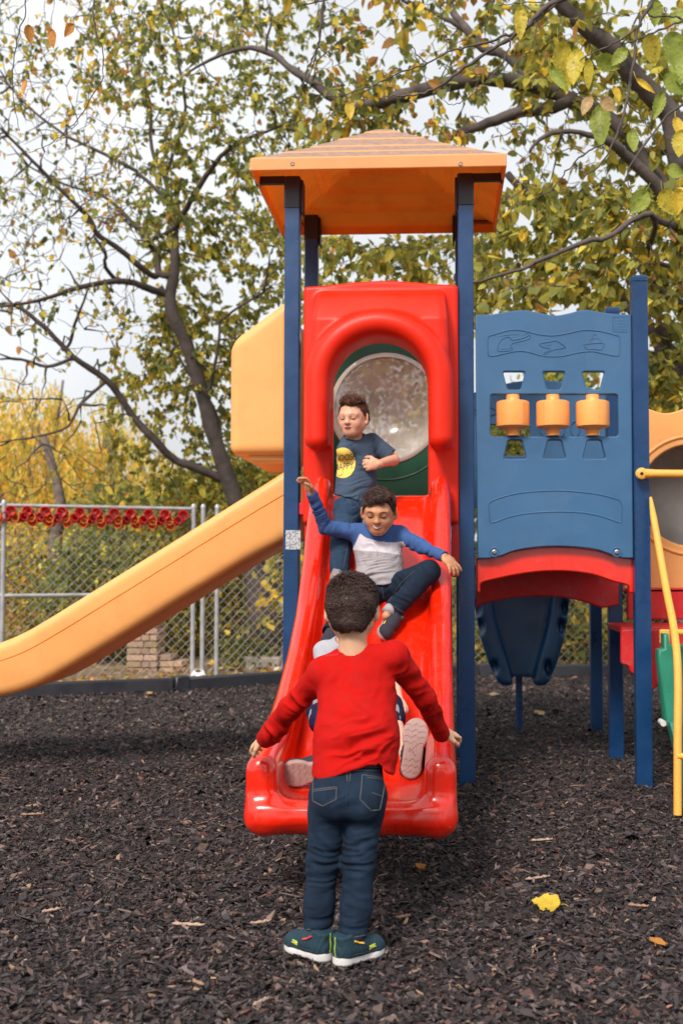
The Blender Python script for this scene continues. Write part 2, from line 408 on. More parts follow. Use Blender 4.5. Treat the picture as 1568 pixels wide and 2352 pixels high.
# ------------------------------------------------------------------ the setting: ground, mulch, border
def terrain(x, y):
    """gently uneven loose fill"""
    p = np.stack([x*.9+7, y*.9+3, x*0+1.5], -1)
    d = np.clip((np.hypot(x+.2, y-4.0)-.9)/1.3, 0, 1)
    return vnoise(p)*.018*d + .05*np.exp(-((x-.35)**2/.5+(y-8.6)**2/.5))
def grid(x0, x1, y0, y1, nx, ny, zf):
    xs = np.linspace(x0, x1, nx); ys = np.linspace(y0, y1, ny); X, Y = np.meshgrid(xs, ys, indexing='ij')
    V = np.stack([X, Y, zf(X, Y)], -1).reshape(-1, 3); i = np.arange(nx*ny).reshape(nx, ny)
    return V, np.stack([i[:-1, :-1], i[1:, :-1], i[1:, 1:], i[:-1, 1:]], -1).reshape(-1, 4)
m = mat('shredded_mulch_bed', (.028, .02, .021), .95, .5, 40, 1.0, 70)
BP = [G(u, v, .02) for u, v in ((-900, 1622), (-330, 1608), (400, 1581), (700, 1561), (1100, 1548), (1420, 1546), (1900, 1546), (2600, 1550))]; BX = [p[0] for p in BP]; BY = [p[1] for p in BP]
def border_y(x): return np.interp(x, BX, BY)
V, F = grid(-14, 14, 0, 1, 200, 200, lambda x, y: x*0)
V[:, 1] = -4+(border_y(V[:, 0])+4)*V[:, 1]; V[:, 2] = terrain(V[:, 0], V[:, 1])-.012
o = mesh_np('mulch_bed', V, F, m); tag(o, kind='structure')
m = mat('leaf_littered_soil', (.20, .15, .10), .95, .4, 9, 1.0, 30, dirt=((.42, .27, .14), 18, .8))
V, F = grid(-160, 160, -40, 260, 60, 60, lambda x, y: -.03+0*x); o = mesh_np('ground', V, F, m); tag(o, kind='structure')
# chips of shredded mulch, densest where they show largest
def chips(n):
    Y = np.empty(0); X = np.empty(0)
    while len(Y) < n:
        y = 2.3+11.3*RNG.random(n*3); wid = .36*y+1.0; x = -.25*y*.1-.1+(RNG.random(n*3)*2-1)*(.36*13.6+1.0)
        dens = (2.6/y)**1.45
        k = (np.abs(x+.02*y) < wid) & (RNG.random(n*3) < dens) & (y < border_y(x)-.03)
        X = np.concatenate([X, x[k]]); Y = np.concatenate([Y, y[k]])
    return X[:n], Y[:n]
n = 150000
X, Y = chips(n)
sc = (1+np.clip((Y-4)/9, 0, 1)*.55)
Lg = np.exp(RNG.normal(-3.86, .45, n))*sc; Wd = Lg*RNG.uniform(.28, .62, n); Th = np.minimum(Wd*.45, .006)*RNG.uniform(.5, 1.1, n)
az = RNG.uniform(0, 2*math.pi, n); el = RNG.normal(0, .38, n); ro = RNG.normal(0, .45, n)
ax = np.stack([np.cos(az)*np.cos(el), np.sin(az)*np.cos(el), np.sin(el)], -1); up0 = np.array([0, 0, 1.0])
sd_ = np.cross(up0, ax); sd_ /= np.linalg.norm(sd_, axis=1)[:, None]; up = np.cross(ax, sd_)
s2 = sd_*np.cos(ro)[:, None]+up*np.sin(ro)[:, None]; u2 = np.cross(ax, s2)
C = np.stack([X, Y, terrain(X, Y)+RNG.uniform(-.006, .010, n)], -1)
V = np.empty((n, 8, 3))
prof = [(-.5, -.25), (-.15, -.5), (.5, -.18), (.1, .5)]
for i, (a, b) in enumerate(prof):
    aa = (a+RNG.uniform(-.14, .14, n))*Lg; bb = (b+RNG.uniform(-.14, .14, n))*Wd
    base = C+ax*aa[:, None]+s2*bb[:, None]
    V[:, i] = base+u2*(Th*.5)[:, None]; V[:, i+4] = base-u2*(Th*.5)[:, None]
V = V.reshape(-1, 3); b0 = np.arange(n)[:, None]*8
F = np.concatenate([b0+np.array(q) for q in ([0, 1, 2, 3], [1, 0, 4, 5], [2, 1, 5, 6], [3, 2, 6, 7], [0, 3, 7, 4])])
g = RNG.random(n); base = np.array([.031, .0225, .024])*np.exp(RNG.normal(0, .6, n))[:, None]
base[g > .88] = np.array([.125, .082, .068])*np.exp(RNG.normal(0, .35, (g > .88).sum()))[:, None]
base[g > .992] = np.array([.32, .21, .14]); base[(g > .80) & (g < .88)] *= np.array([2.0, 1.25, 1.0])
mch = mat('mulch_chip', (1, 1, 1), .62, .2, 60, .3, 200, attr=True, spec=.45)
o = mesh_np('mulch', V, F, mch, smooth=False, col=np.repeat(np.clip(base, 0, .6), 8, 0)); tag(o, kind='stuff', label='dark shredded playground mulch covering the ground')

# pale splinters that show as single pieces
def splinter(u, v, L, ang, wd, colr, label):
    c = G(u, v, .012); mb = MB(); d = np.array([math.cos(ang), math.sin(ang)*1.0, .05]); d /= np.linalg.norm(d); s_ = np.cross([0, 0, 1.0], d)
    k = 9; ts = np.linspace(-.5, .5, k); V = []
    for j, t in enumerate(ts):
        wj = wd*(1-abs(2*t)**3*.7)*(.8+.35*random.random()); hgt = .003+.006*math.sin(j*1.3)**2
        for a, b in ((-1, 0), (-.3, 1), (.5, .8), (1, 0), (0, -.6)): V.append(c+d*t*L+s_*a*wj*.5+np.array([0, 0, b*hgt]))
    F = [[i*5+j, i*5+(j+1) % 5, (i+1)*5+(j+1) % 5, (i+1)*5+j] for i in range(k-1) for j in range(5)]+[[4, 3, 2, 1, 0], [(k-1)*5+j for j in range(5)]]
    mb.add(np.array(V), F); o = mb.build('wood_chip', mat('pale_wood', colr, .8, .35, 60, .8, 90), None, True, loc=c)
    tag(o, label, 'wood chip', 'pale wood chips lying on the mulch')
T1, T2 = (.40, .27, .20), (.30, .17, .11)
splinter(433, 2123, .125, -.25, .024, T1, 'long pale wood chip lying left of the boy in the red shirt')
splinter(597, 2118, .075, .35, .017, T1, 'short pale wood chip just left of the left blue shoe')
splinter(75, 1870, .115, .05, .02, T2, 'tan wood chip alone near the left edge, level with the red slide end')
splinter(1243, 1929, .10, .12, .02, T1, 'tan wood chip right of the slide end, farthest of the pale chips there')
splinter(1234, 2016, .105, .35, .016, T1, 'pale wood chip between the slide and the yellow leaf')
splinter(925, 2105, .055, .45, .022, T2, 'stubby brown wood chip right of the jeans, near the right shoe')
splinter(1465, 2080, .075, -.4, .016, T2, 'thin tan splinter right of the yellow leaf')
splinter(120, 2090, .07, .5, .018, T1, 'small pale chip far left, level with the shoes')
splinter(600, 2300, .06, .9, .015, T1, 'curved pale splinter in front of the left shoe near the bottom edge')
splinter(455, 2257, .06, -.8, .016, T2, 'small tan splinter in the mulch at bottom left of the shoes')

# fallen leaves
def leaf_shape(n=26, lobes=0, seed=0):
    """outline of a broad leaf, base at 0, tip at 1; returns loop of (x, y)"""
    rs = random.Random(seed); a = []
    for i in range(n+1):
        t = i/n; wv = math.sin(math.pi*t**.72)**.85*.42*(1+.09*math.sin(i*2.4)+rs.uniform(-.04, .04)); a.append((t, wv))
    return a
def big_leaf(base, d, nrm, L, curl, seed, width=1.0, lobes=False):
    """a single leaf as verts/faces with midrib fold, teeth and curl"""
    d = np.asarray(d, float); d /= np.linalg.norm(d); nrm = np.asarray(nrm, float); nrm = nrm-d*np.dot(nrm, d); nrm /= np.linalg.norm(nrm)+1e-9; s_ = np.cross(d, nrm)
    n = 22; out = leaf_shape(n, 0, seed); V = []; m_ = 4
    for i, (t, wv) in enumerate(out):
        if lobes: wv *= .72+.42*abs(math.sin(t*math.pi*2.6))
        for j in range(-m_, m_+1):
            y = j/m_*wv*width*L; x = t*L-abs(j/m_)*.10*L*(1-t)
            z = -curl*L*t*t+abs(j/m_)**1.4*.10*L*(1-.4*t)+.012*L*math.sin(i*1.7+j*2.1+seed)
            V.append(base+d*x+s_*y+nrm*z)
    k = 2*m_+1; F = [[i*k+j, i*k+j+1, (i+1)*k+j+1, (i+1)*k+j] for i in range(n) for j in range(k-1)]
    return np.array(V), np.array(F)
def ml(name, c, spot, amt, sc_=60):
    return mat(name, c, .5, .18, 30, .4, 80, trans=.3, dirt=(spot, sc_, amt))
ML = {'y': ml('yellow_spotted_leaf', (.62, .50, .05), (.13, .08, .02), 1), 'yy': ml('bright_yellow_leaf', (.75, .52, .05), (.3, .15, .03), .5),
      'g': ml('yellow_green_leaf', (.30, .36, .05), (.10, .09, .02), .9), 'o': ml('orange_leaf', (.62, .26, .05), (.3, .12, .03), .6), 'r': ml('blushed_leaf', (.52, .36, .16), (.3, .1, .05), .7)}
def ground_leaf(u, v, L, ang, mk, label, lobes=False, sd0=1, width=1.0):
    c = G(u, v, .02); d = np.array([math.cos(ang), math.sin(ang), .02]); V, F = big_leaf(c-d*L/2, d, (0.1, -.35, 1), L, -.05, sd0, width, lobes)
    mb = MB(); mb.add(V, F); st = catmull([c-d*L/2, c-d*L*.75+np.array([0, .01, .004]), c-d*L*.9], 4); mb.tube(st, .0012, 5)
    o = mb.build('fallen_leaf', ML[mk], None, True, loc=c); tag(o, label, 'leaf', 'fallen leaves on the mulch')
ground_leaf(1250, 2076, .095, 2.9, 'yy', 'large yellow fallen leaf lying on the mulch at right', True, 5, 1.35)
ground_leaf(1510, 2163, .05, 1.2, 'o', 'small orange lobed leaf near the right edge of the mulch', True, 3, 1.4)
ground_leaf(968, 1990, .04, .4, 'o', 'small brown orange leaf on the mulch under the slide end', True, 8, 1.2)
ground_leaf(345, 1592, .06, .3, 'r', 'pale tan leaf on the mulch by the border at left', False, 2)
ground_leaf(1240, 1638, .09, .6, 'r', 'pale tan leaf on the shaded mulch under the bridge', True, 4, 1.2)

# plastic border round the mulch
def curb(a, b, label):
    a = np.array(a, float); b = np.array(b, float); d = (b-a); L = np.linalg.norm(d); d /= L; s_ = np.array([-d[1], d[0], 0])
    t = thing('border_section', (a+b)/2, label, 'border', 'black plastic border sections around the mulch')
    mb = MB(); mb.obox((a+b)/2+np.array([0, 0, .03]), (L/2-.006, .05, .075), [d, s_, (0, 0, 1)], bev=.018); mb.build('rail', M['curb'], t, auto=40)
    mb = MB(); mb.obox(a+np.array([0, 0, .035])+d*.07, (.075, .062, .085), [d, s_, (0, 0, 1)], bev=.012); mb.build('joint_cap', M['curb'], t, auto=40)
def gz(u, v): return G(u, v, .02)
p0, p1, p2, p3, p4, p5 = BP[1:7]
curb(p0, p1, 'long black border section under the foot of the yellow orange slide')
curb(p1, p2, 'black border section in front of the soccer ball')
curb(p2, p3, 'black border section hidden mostly behind the red slide')
curb(p3, p4, 'black border section seen under the bridge behind the blue climber')
curb(p4, p5, 'black border section at the far right behind the red platform')

# ------------------------------------------------------------------ the play structure
CX = -.335                                                   # centre line of the red slide
ps = thing('play_structure', (0.15, 7.1, 0), 'red, blue and orange playground climber with slides and a roofed tower', 'play structure')
def post(x, y, z0, z1, w_=.09, cap=True):
    mb = MB(); mb.box((x-w_/2, y-w_/2, z0), (x+w_/2, y+w_/2, z1), bev=.006); o = mb.build('post', M['navy'], ps)
    if cap:
        mb = MB(); mb.box((x-w_/2-.004, y-w_/2-.004, z1-.035), (x+w_/2+.004, y+w_/2+.004, z1+.012), bev=.012); mb.build('post_cap', M['navy'], o)
    return o
XL = P(672, 800, 6.6)[0]; XR = P(1070, 1000, 6.6)[0]; XF = P(1470, 1100, 6.6)[0]
XLr = P(716, 560, 7.6)[0]; XRr = XLr+(XR-XL); XFr = P(1410, 1300, 7.6)[0]
pl = post(XL, 6.6, -.1, 3.50, cap=False); post(XR, 6.6, -.1, 3.50, cap=False); post(XF, 6.6, -.1, P(1465, 640, 6.6)[2])
post(XLr, 7.6, -.1, 3.58, cap=False); post(XRr, 7.6, -.1, 3.58, cap=False); post(XFr, 7.6, -.1, P(1405, 712, 7.6)[2])
post(P(1368, 1600, 8.7)[0], 8.7, -.1, 2.3); post(P(1368, 1600, 8.7)[0]+1.1, 8.7, -.1, 2.3)
# worn paper sticker on the left front post
st = MB(); a = P(656, 1218, 6.552); b = P(690, 1262, 6.552); st.box((a[0], 6.5535, b[2]), (b[0], 6.5510, a[2]), bev=.0003)
sm = mat('faded_paper_label', (.55, .57, .60), .7, .1, 40)
t_ = sm.node_tree; wv = t_.nodes.new('ShaderNodeTexVoronoi'); wv.inputs['Scale'].default_value = 95; tcn = t_.nodes.new('ShaderNodeTexCoord'); t_.links.new(tcn.outputs['Object'], wv.inputs['Vector'])
rp = t_.nodes.new('ShaderNodeMapRange'); rp.inputs[1].default_value = .32; rp.inputs[2].default_value = .5; rp.inputs[3].default_value = .35; rp.inputs[4].default_value = 1
t_.links.new(wv.outputs['Distance'], rp.inputs[0]); hv = t_.nodes.new('ShaderNodeHueSaturation'); hv.inputs['Color'].default_value = (.5, .52, .56, 1); t_.links.new(rp.outputs[0], hv.inputs['Value']); t_.links.new(hv.outputs[0], t_.nodes['Principled BSDF'].inputs['Base Color'])
st.build('sticker', sm, pl); pl['label'] = 'blue post with a worn white sticker'
# --- roof
RX, RY, RD = (P(569, 380, 6.39)[0]+P(1169, 372, 6.39)[0])/2, 7.012, .88
def sq(h, z): return [(RX-h, RY-h*RD, z), (RX+h, RY-h*RD, z), (RX+h, RY+h*RD, z), (RX-h, RY+h*RD, z)]
prof_out = [(.735, 3.517), (.735, 3.588), (.724, 3.595), (.577, 3.674), (.573, 3.684), (.561, 3.688), (.422, 3.764), (.418, 3.775), (.406, 3.779), (.268, 3.868), (.264, 3.879), (.252, 3.883), (.115, 3.970), (.111, 3.981), (.100, 3.985), (.050, 4.018)]
prof_out = [(h, z if z < 3.6 else 3.595+(z-3.595)*.91) for h, z in prof_out]
V = []; F = []; mi = []
for h, z in prof_out: V += sq(h, z)
for i in range(len(prof_out)-1):
    for j in range(4):
        F.append([i*4+j, i*4+(j+1) % 4, (i+1)*4+(j+1) % 4, (i+1)*4+j])
        mi.append(0 if (i < 2 or i % 3 != 2) else 1)
F.append([(len(prof_out)-1)*4+j for j in range(4)]); mi.append(1)
prof_in = [(.717, 3.517), (.714, 3.570), (.60, 3.638), (.585, 3.630), (.555, 3.636), (.540, 3.665), (.44, 3.725), (.425, 3.717), (.395, 3.724), (.38, 3.752), (.28, 3.812), (.265, 3.806), (.235, 3.812), (.22, 3.842), (.10, 3.93), (.03, 3.95)]
prof_in = [(h, z if z < 3.6 else 3.595+(z-3.595)*.88) for h, z in prof_in]
off = len(V)
for h, z in prof_in: V += sq(h, z)
for i in range(len(prof_in)-1):
    for j in range(4): F.append([off+i*4+(j+1) % 4, off+i*4+j, off+(i+1)*4+j, off+(i+1)*4+(j+1) % 4]); mi.append(2)
F.append([off+(len(prof_in)-1)*4+j for j in (3, 2, 1, 0)]); mi.append(2)
for j in range(4): F.append([j, off+j, off+(j+1) % 4, (j+1) % 4]); mi.append(0)
mb = MB(); mb.V = [np.array(V)]; mb.F = [np.array(f) for f in F]; mb.M = mi; mb.n = len(V)
roof = mb.build('roof', [M['roofedge'], M['rooftop'], M['roofin']], ps)
bm_ = roof.modifiers.new('b', 'BEVEL'); bm_.width = .006; bm_.segments = 2; bm_.limit_method = 'ANGLE'; bm_.angle_limit = R(25)
for u in (673, 1057):
    mb = MB(); c = P(u, 380, 6.39); mb.lathe((c[0], RY-.735*RD+.004, c[2]), (0, -1, 0), [(.014, 0), (.014, .004), (.009, .007), (.008, .003)], 16); mb.build('bolt', M['steel'], roof)
def bracket(u0, u1, v0, v1, Y, nm='bracket'):
    a = P(u0, v0, Y); b = P(u1, v1, Y); mb = MB(); mb.box((a[0], Y-.012, b[2]), (b[0], Y+.03, a[2]), bev=.004)
    e = a if abs(a[0]-RX) > abs(b[0]-RX) else b
    mb.box((e[0]-.008, Y-.02, b[2]-.006), (e[0]+.008, Y+.035, a[2]+.012), bev=.003); mb.build(nm, M['black'], ps)
bracket(590, 655, 406, 422, 6.62); bracket(1084, 1152, 399, 415, 6.62); bracket(640, 700, 500, 514, 7.62); bracket(1082, 1134, 493, 508, 7.62)
for x, y, zt in ((XL, 6.6, 3.5), (XR, 6.6, 3.5), (XLr, 7.6, 3.6), (XRr, 7.6, 3.6)):
    mb = MB(); mb.box((x-.049, y-.049, zt-.15), (x+.049, y+.049, zt+.05), bev=.01); sx = 1 if x < RX else -1
    mb.box((x+sx*.049, y-.03, zt-.17), (x+sx*.062, y+.075, zt+.03), bev=.004); mb.build('post_sleeve', M['black'], ps)
# --- hood over the red slide (moulded, one piece)
HX = P(870, 900, 6.35)[0]
def build_hood():
    H = Field((HX-.5, 6.18, 1.44), (HX+.5, 6.62, 2.98), .0085)
    g = H.all(); sl = tuple(slice(None) for _ in range(3)); x = g[0]-HX; y = g[1]; z = g[2]
    wave = 2.876+.034*np.exp(-(x/.30)**2)
    bx = lambda cx, hx, cy, hy, z0, z1, r: (np.sqrt(np.maximum(np.abs(x-cx)-hx+r, 0)**2+np.maximum(np.abs(y-cy)-hy+r, 0)**2+np.maximum(np.maximum(z0-z, z-z1)+r, 0)**2)-r+np.minimum(np.maximum(np.maximum(np.abs(x-cx)-hx, np.abs(y-cy)-hy), np.maximum(z0-z, z-z1))+r, 0)).astype(np.float32)
    H.blend(sl, bx(0, .452, 6.545, .026, 1.487, wave, .022), 0)
    # raised upper body that leans out from the top edge towards the arch
    yf = 6.50-.155*np.clip((2.845-z)/.20, 0, 1)**.7
    hw = .398-.020*np.clip((z-2.5)/.3, 0, 1)
    qx = np.abs(x)-hw+.05; qz = np.maximum(z-2.84, 2.15-z)+.05; qy = (yf-y)+.04
    d = np.sqrt(np.maximum(qx, 0)**2+np.maximum(qy, 0)**2+np.maximum(qz, 0)**2)-.05+np.minimum(np.maximum(np.maximum(qx, qy), qz), 0)
    d = np.maximum(d, y-6.56).astype(np.float32); H.blend(sl, d, .03)
    zc = 2.27
    ra = np.sqrt(x*x+np.maximum(z-zc, 0)**2); q1 = ra-.347; q2 = y-6.335
    zb = 1.965; e = np.maximum(zb-z, 0)
    tube = (np.sqrt(q1*q1+q2*q2*(.9)+e*e)-.072).astype(np.float32); H.blend(sl, tube, .03)
    web = np.maximum(np.maximum(np.abs(q1)-.052, np.abs(y-6.45)-.11), zb-.03-z).astype(np.float32); H.blend(sl, web, .03)
    arch = np.where(z > zc, ra, np.abs(x))-.275
    arch = np.maximum(arch, 1.40-z+0*x).astype(np.float32); H.cut(sl, arch+0*y, .02)
    return H.mesh(1)
V, F = build_hood(); mesh_np('slide_hood', V, F, M['hood'], ps)
# --- red slide (moulded, one piece)
bedY = np.array([4.0, 4.15, 4.35, 4.6, 5.0, 5.4, 5.7, 6.0, 6.2, 6.32, 6.42, 6.5, 6.7]); bedZ = np.array([.325, .328, .335, .372, .515, .70, .88, 1.14, 1.36, 1.50, 1.60, 1.64, 1.64])
topZ = np.array([.50, .525, .548, .575, .70, .87, 1.05, 1.33, 1.575, 1.70, 1.755, 1.775, 1.775])
_ys = np.linspace(4.0, 6.7, 400); _k = np.hanning(31); _k /= _k.sum()
def _sm(a): b = np.interp(_ys, bedY, a); return np.convolve(np.pad(b, 15, mode='edge'), _k, 'valid')
_bz, _tz = _sm(bedZ), _sm(topZ)
def bed_z(y): return float(np.interp(y, _ys, _bz))
def build_slide():
    S = Field((CX-.46, 4.05, .18), (CX+.46, 6.66, 1.88), .0095)
    g = S.all(); sl = tuple(slice(None) for _ in range(3)); x = np.abs(g[0]-CX); y = g[1]; z = g[2]
    bz = np.interp(y, _ys, _bz).astype(np.float32); tz = np.interp(y, _ys, _tz).astype(np.float32)
    sl_ = np.gradient(_bz, _ys); co = (1/np.sqrt(1+np.interp(y, _ys, sl_)**2)).astype(np.float32)
    h = (z-bz)*co; ht = (tz-bz)*co; fr_ = np.clip((4.95-y)/.55, 0, 1); fr_ = fr_*fr_*(3-2*fr_); rr = .056+.004*fr_; xr = .338-.003*fr_
    bed = np.maximum(np.abs(h)-.014, x-.34).astype(np.float32); bed = np.maximum(bed, 4.2-y); S.blend(sl, bed, 0)
    hc = np.clip(h, -.015, ht-rr); rail = np.sqrt((x-xr)**2+(h-hc)**2)-rr
    k = .05; e = (4.22-y+.0*x); hh = np.maximum(k-np.abs(rail-e), 0)/k; rail = np.maximum(rail, e)+hh*hh*k*.25
    e2 = y-6.47; hh = np.maximum(.05-np.abs(rail-e2), 0)/.05; rail = np.maximum(rail, e2)+hh*hh*.05*.25
    S.blend(sl, rail.astype(np.float32), .07)
    # rolled rim across the exit
    q = np.maximum(x-.315, 0); rim = np.sqrt(q*q+((y-4.262)*.95)**2+((z-.300)*1.02)**2)-.058; S.blend(sl, rim.astype(np.float32), .06)
    wlk = np.maximum(np.maximum(np.abs(y-6.56)-.1, np.abs(z-1.628)-.014), x-.40).astype(np.float32); S.blend(sl, wlk+0*x, .01)
    return S.mesh(2)
V, F = build_slide()
V[:, 2] = np.maximum(V[:, 2], .232)
slide = mesh_np('slide', V, F, M['red'], ps)
# deck and its frame behind the slide
mb = MB(); mb.box((XL+.045, 6.56, 1.54), (XR-.045, 7.64, 1.614), bev=.006); mb.build('deck', M['deck'], ps)
# dark inner cheek panels on both sides below the hood
for sx in (-1, 1):
    mb = MB(); mb.box((CX+sx*.40, 6.56, 1.18), (CX+sx*.452, 6.60, 1.53), bev=.006); mb.build('support_panel', M['deck'], ps)
# --- green panel with clear bubble at the back of the tower
bc = P(886, 939, 7.56); br = .350
ga = P(700, 700, 7.58); outer = roundpoly([(XLr+.05, 1.615), (XRr-.05, 1.615), (XRr-.05, 2.76), (XLr+.05, 2.76)], .05)
hole = [(bc[0]+br*math.cos(a), bc[2]+br*math.sin(a)) for a in np.linspace(0, 2*math.pi, 56, endpoint=False)]
def em(mb):
    for txt, u, v, s_ in (('2', 905, 1092, .11), ('4', 960, 1080, .11), ('7', 832, 790, .08), ('8', 868, 784, .08)):
        Vt, Ft = text_mesh(txt, s_); c = P(u, v, 7.535)
        W = [(c[0]+a, 7.5345, c[2]+b) for a, b, _ in Vt]; W2 = [(p[0], 7.542, p[2]) for p in W]
        mb.add(W, [f[::-1] for f in Ft])
        n_ = len(W)
    rim = [(bc[0]+(br+.13)*math.cos(a), 7.538, bc[2]+(br+.13)*math.sin(a)) for a in np.linspace(-2.7, -.45, 40)]; mb.tube(rim, .006, 6)
gp = plate('bubble_panel', outer, [hole], .04, M['green'], ps, lambda a, b, c: (a, 7.56-c, b), .006, em)
mb = MB(); mb.lathe(bc+np.array([0, -.03, 0]), (0, 1, 0), [(br-.004, 0), (br+.02, 0), (br+.026, .006), (br+.02, .014), (br-.004, .012), (br-.004, 0)], 64, cap=False)
clear = bpy.data.materials.new('clear_scratched_acrylic'); clear.use_nodes = True; t_ = clear.node_tree; N = t_.nodes; b_ = N['Principled BSDF']
b_.inputs['Base Color'].default_value = (.86, .83, .78, 1); b_.inputs['Roughness'].default_value = .13; b_.inputs['IOR'].default_value = 1.8
tp = N.new('ShaderNodeBsdfTransparent'); tp.inputs[0].default_value = (.86, .83, .80, 1); ms = N.new('ShaderNodeMixShader')
nn = N.new('ShaderNodeTexNoise'); nn.inputs['Scale'].default_value = 5; nn.inputs['Detail'].default_value = 6; rr_ = N.new('ShaderNodeMapRange'); rr_.inputs[1].default_value = .3; rr_.inputs[2].default_value = .7; rr_.inputs[3].default_value = .32; rr_.inputs[4].default_value = .62
tcn = N.new('ShaderNodeTexCoord'); t_.links.new(tcn.outputs['Object'], nn.inputs['Vector']); t_.links.new(nn.outputs['Fac'], rr_.inputs[0]); t_.links.new(rr_.outputs[0], ms.inputs[0])
t_.links.new(tp.outputs[0], ms.inputs[1]); t_.links.new(b_.outputs[0], ms.inputs[2]); t_.links.new(ms.outputs[0], N['Material Output'].inputs['Surface'])
mb.build('bubble_rim', mat('clear_rim', (.62, .60, .55), .15, .1, 6, spec=.8), gp, auto=50)
V = []; n1, n2 = 64, 22
for i in range(n2):
    th = (i+.001)/(n2-1)*R(72)
    for j in range(n1):
        a = 2*math.pi*j/n1; rr = br*math.sin(th)/math.sin(R(72)); V.append((bc[0]+rr*math.cos(a), 7.57+br*.62*(math.cos(th)-math.cos(R(72)))/(1-math.cos(R(72))), bc[2]+rr*math.sin(a)))
F = np.array([[i*n1+j, i*n1+(j+1) % n1, (i+1)*n1+(j+1) % n1, (i+1)*n1+j] for i in range(n2-1) for j in range(n1)])
o = mesh_np('bubble_window', V, F, clear, gp); so = o.modifiers.new('s', 'SOLIDIFY'); so.thickness = .005
# --- orange slide leaving to the left, its hood
XS = XL-.045
def rect_loop(y0, y1, z0, z1, r, n=5): return roundpoly([(y0, z0), (y1, z0), (y1, z1), (y0, z1)], r, n)
Y0, Y1 = 6.70, 7.50
topc = [(654, 1080), (560, 1140), (420, 1228), (260, 1327), (120, 1414), (55, 1452), (0, 1476), (-60, 1496), (-130, 1510), (-230, 1518)]
botc = [(654, 1241), (560, 1290), (420, 1374), (260, 1473), (120, 1556), (55, 1586), (0, 1600), (-60, 1610), (-130, 1616), (-230, 1622)]
tp3 = catmull([P(u, v, Y0) for u, v in topc], 4); bt3 = catmull([P(u, v, Y0+.03) for u, v in botc], 4)
tp3 = np.concatenate([[tp3[0]+[.05, 0, .02]], tp3]); bt3 = np.concatenate([[bt3[0]+[.05, 0, .02]], bt3])
def section(tz_, bz_):
    hgt = tz_-bz_; r = .05; S = []
    def add(y, f): S.append((y, bz_+hgt*f))
    for a in np.linspace(-90, 0, 6): S.append((Y0+.075-.055*math.cos(R(a))*1.0, bz_+.09+.09*math.sin(R(a))))
    add(Y0+.012, .36); add(Y0+.006, .60); S.append((Y0+.004, bz_+hgt*.635)); S.append((Y0+.013, bz_+hgt*.65)); S.append((Y0+.004, bz_+hgt*.665)); add(Y0+.0, .80)
    for a in np.linspace(180, 0, 9): S.append((Y0+.05+.05*math.cos(R(a)), tz_-.05+.05*math.sin(R(a))))
    add(Y0+.11, .55); S.append((Y0+.15, bz_+hgt*.36))
    half = S; mid = (Y0+Y1)/2
    return half+[(2*mid-y, z) for y, z in half[::-1]]
V = []; secs = []
for a, b in zip(tp3, bt3):
    s_ = section(a[2], b[2]); x0 = (a[0]+b[0])/2
    for y, z in s_: V.append((x0+(a[0]-x0)*((z-b[2])/(a[2]-b[2])*2-1) if a[2] != b[2] else x0, y, z))
ns = len(s_); ks = len(tp3)
F = [[i*ns+j, (i+1)*ns+j, (i+1)*ns+(j+1) % ns, i*ns+(j+1) % ns] for i in range(ks-1) for j in range(ns)]
F += [list(range(ns)), [(ks-1)*ns+j for j in range(ns)][::-1]]
mb = MB(); mb.add(V, F); os_ = mb.build('side_slide', M['peach'], ps, auto=50)
# hood box of the orange slide
def build_box():
    B = Field((-1.45, 6.62, 1.82), (-.86, 7.66, 2.95), .012); g = B.all(); sl = tuple(slice(None) for _ in range(3)); x, y, z = g
    xl = P(527, 900, 6.68)[0]; zb = P(600, 1044, 6.68)[2]; zt = P(654, 690, 6.68)[2]; zs = P(527, 785, 6.68)[2]; xt = P(654, 690, 6.68)[0]
    nx_, nz_ = -(zt-zs), (xt-xl); nl = math.hypot(nx_, nz_); nx_, nz_ = nx_/nl, nz_/nl
    r = .055
    dx = xl-x; dz = zb-z; ds = (x-xl)*nx_+(z-zs)*nz_
    q = [np.maximum(dx+r, 0)**2, np.maximum(dz+r, 0)**2, np.maximum(ds+r, 0)**2]
    yy = np.maximum(6.68-y, y-7.60)+r
    d = np.sqrt(q[0]+q[1]+q[2]+np.maximum(yy, 0)**2)-r
    d = d+np.minimum(np.maximum(np.maximum(dx, dz), np.maximum(ds, yy-r))+r, 0); d = np.maximum(d, x-(XS-.003)); B.blend(sl, d.astype(np.float32), 0)
    return B.mesh(1)
V, F = build_box(); mesh_np('side_slide_hood', V, F, M['peach'], ps)
a = P(570, 1040, 6.74); b = P(654, 1063, 6.74); mb = MB(); mb.box((a[0], 6.74, b[2]), (XS-.004, 7.5, a[2]+.04), bev=.02); mb.build('hood_ledge', M['peach'], ps)

# --- blue activity panel over the bridge
def A5(x, y): return 1047.1+.3358*x, 587.9+.3358*y
def Q5(x, y, Y=6.6): u, v = A5(x, y); p = P(u, v, Y); return (p[0], p[2])
top = catmull([(130, 405), (230, 404), (330, 390), (450, 374), (560, 392), (670, 411), (760, 398), (870, 373), (980, 388), (1080, 402), (1190, 405)], 4)
bot = catmull([(1208, 2068), (1140, 2068), (1070, 2050), (960, 2012), (820, 1994), (680, 1988), (540, 1995), (400, 2018), (290, 2058), (215, 2070), (143, 2070)], 4)
outer = [Q5(x, y) for x, y in np.concatenate([top, bot])]
holes = []
for c in (394, 664, 934):
    holes.append([Q5(x, y) for x, y in roundpoly([(c-76, 795), (c+76, 795), (c+44, 917), (c-44, 917)], 16)])
    holes.append([Q5(x, y) for x, y in roundpoly([(c-40, 1262), (c+52, 1262), (c+84, 1388), (c-72, 1388)], 16)])
holes.append([Q5(x, y) for x, y in roundpoly([(233, 950), (1100, 950), (1104, 1236), (236, 1236)], 22)])
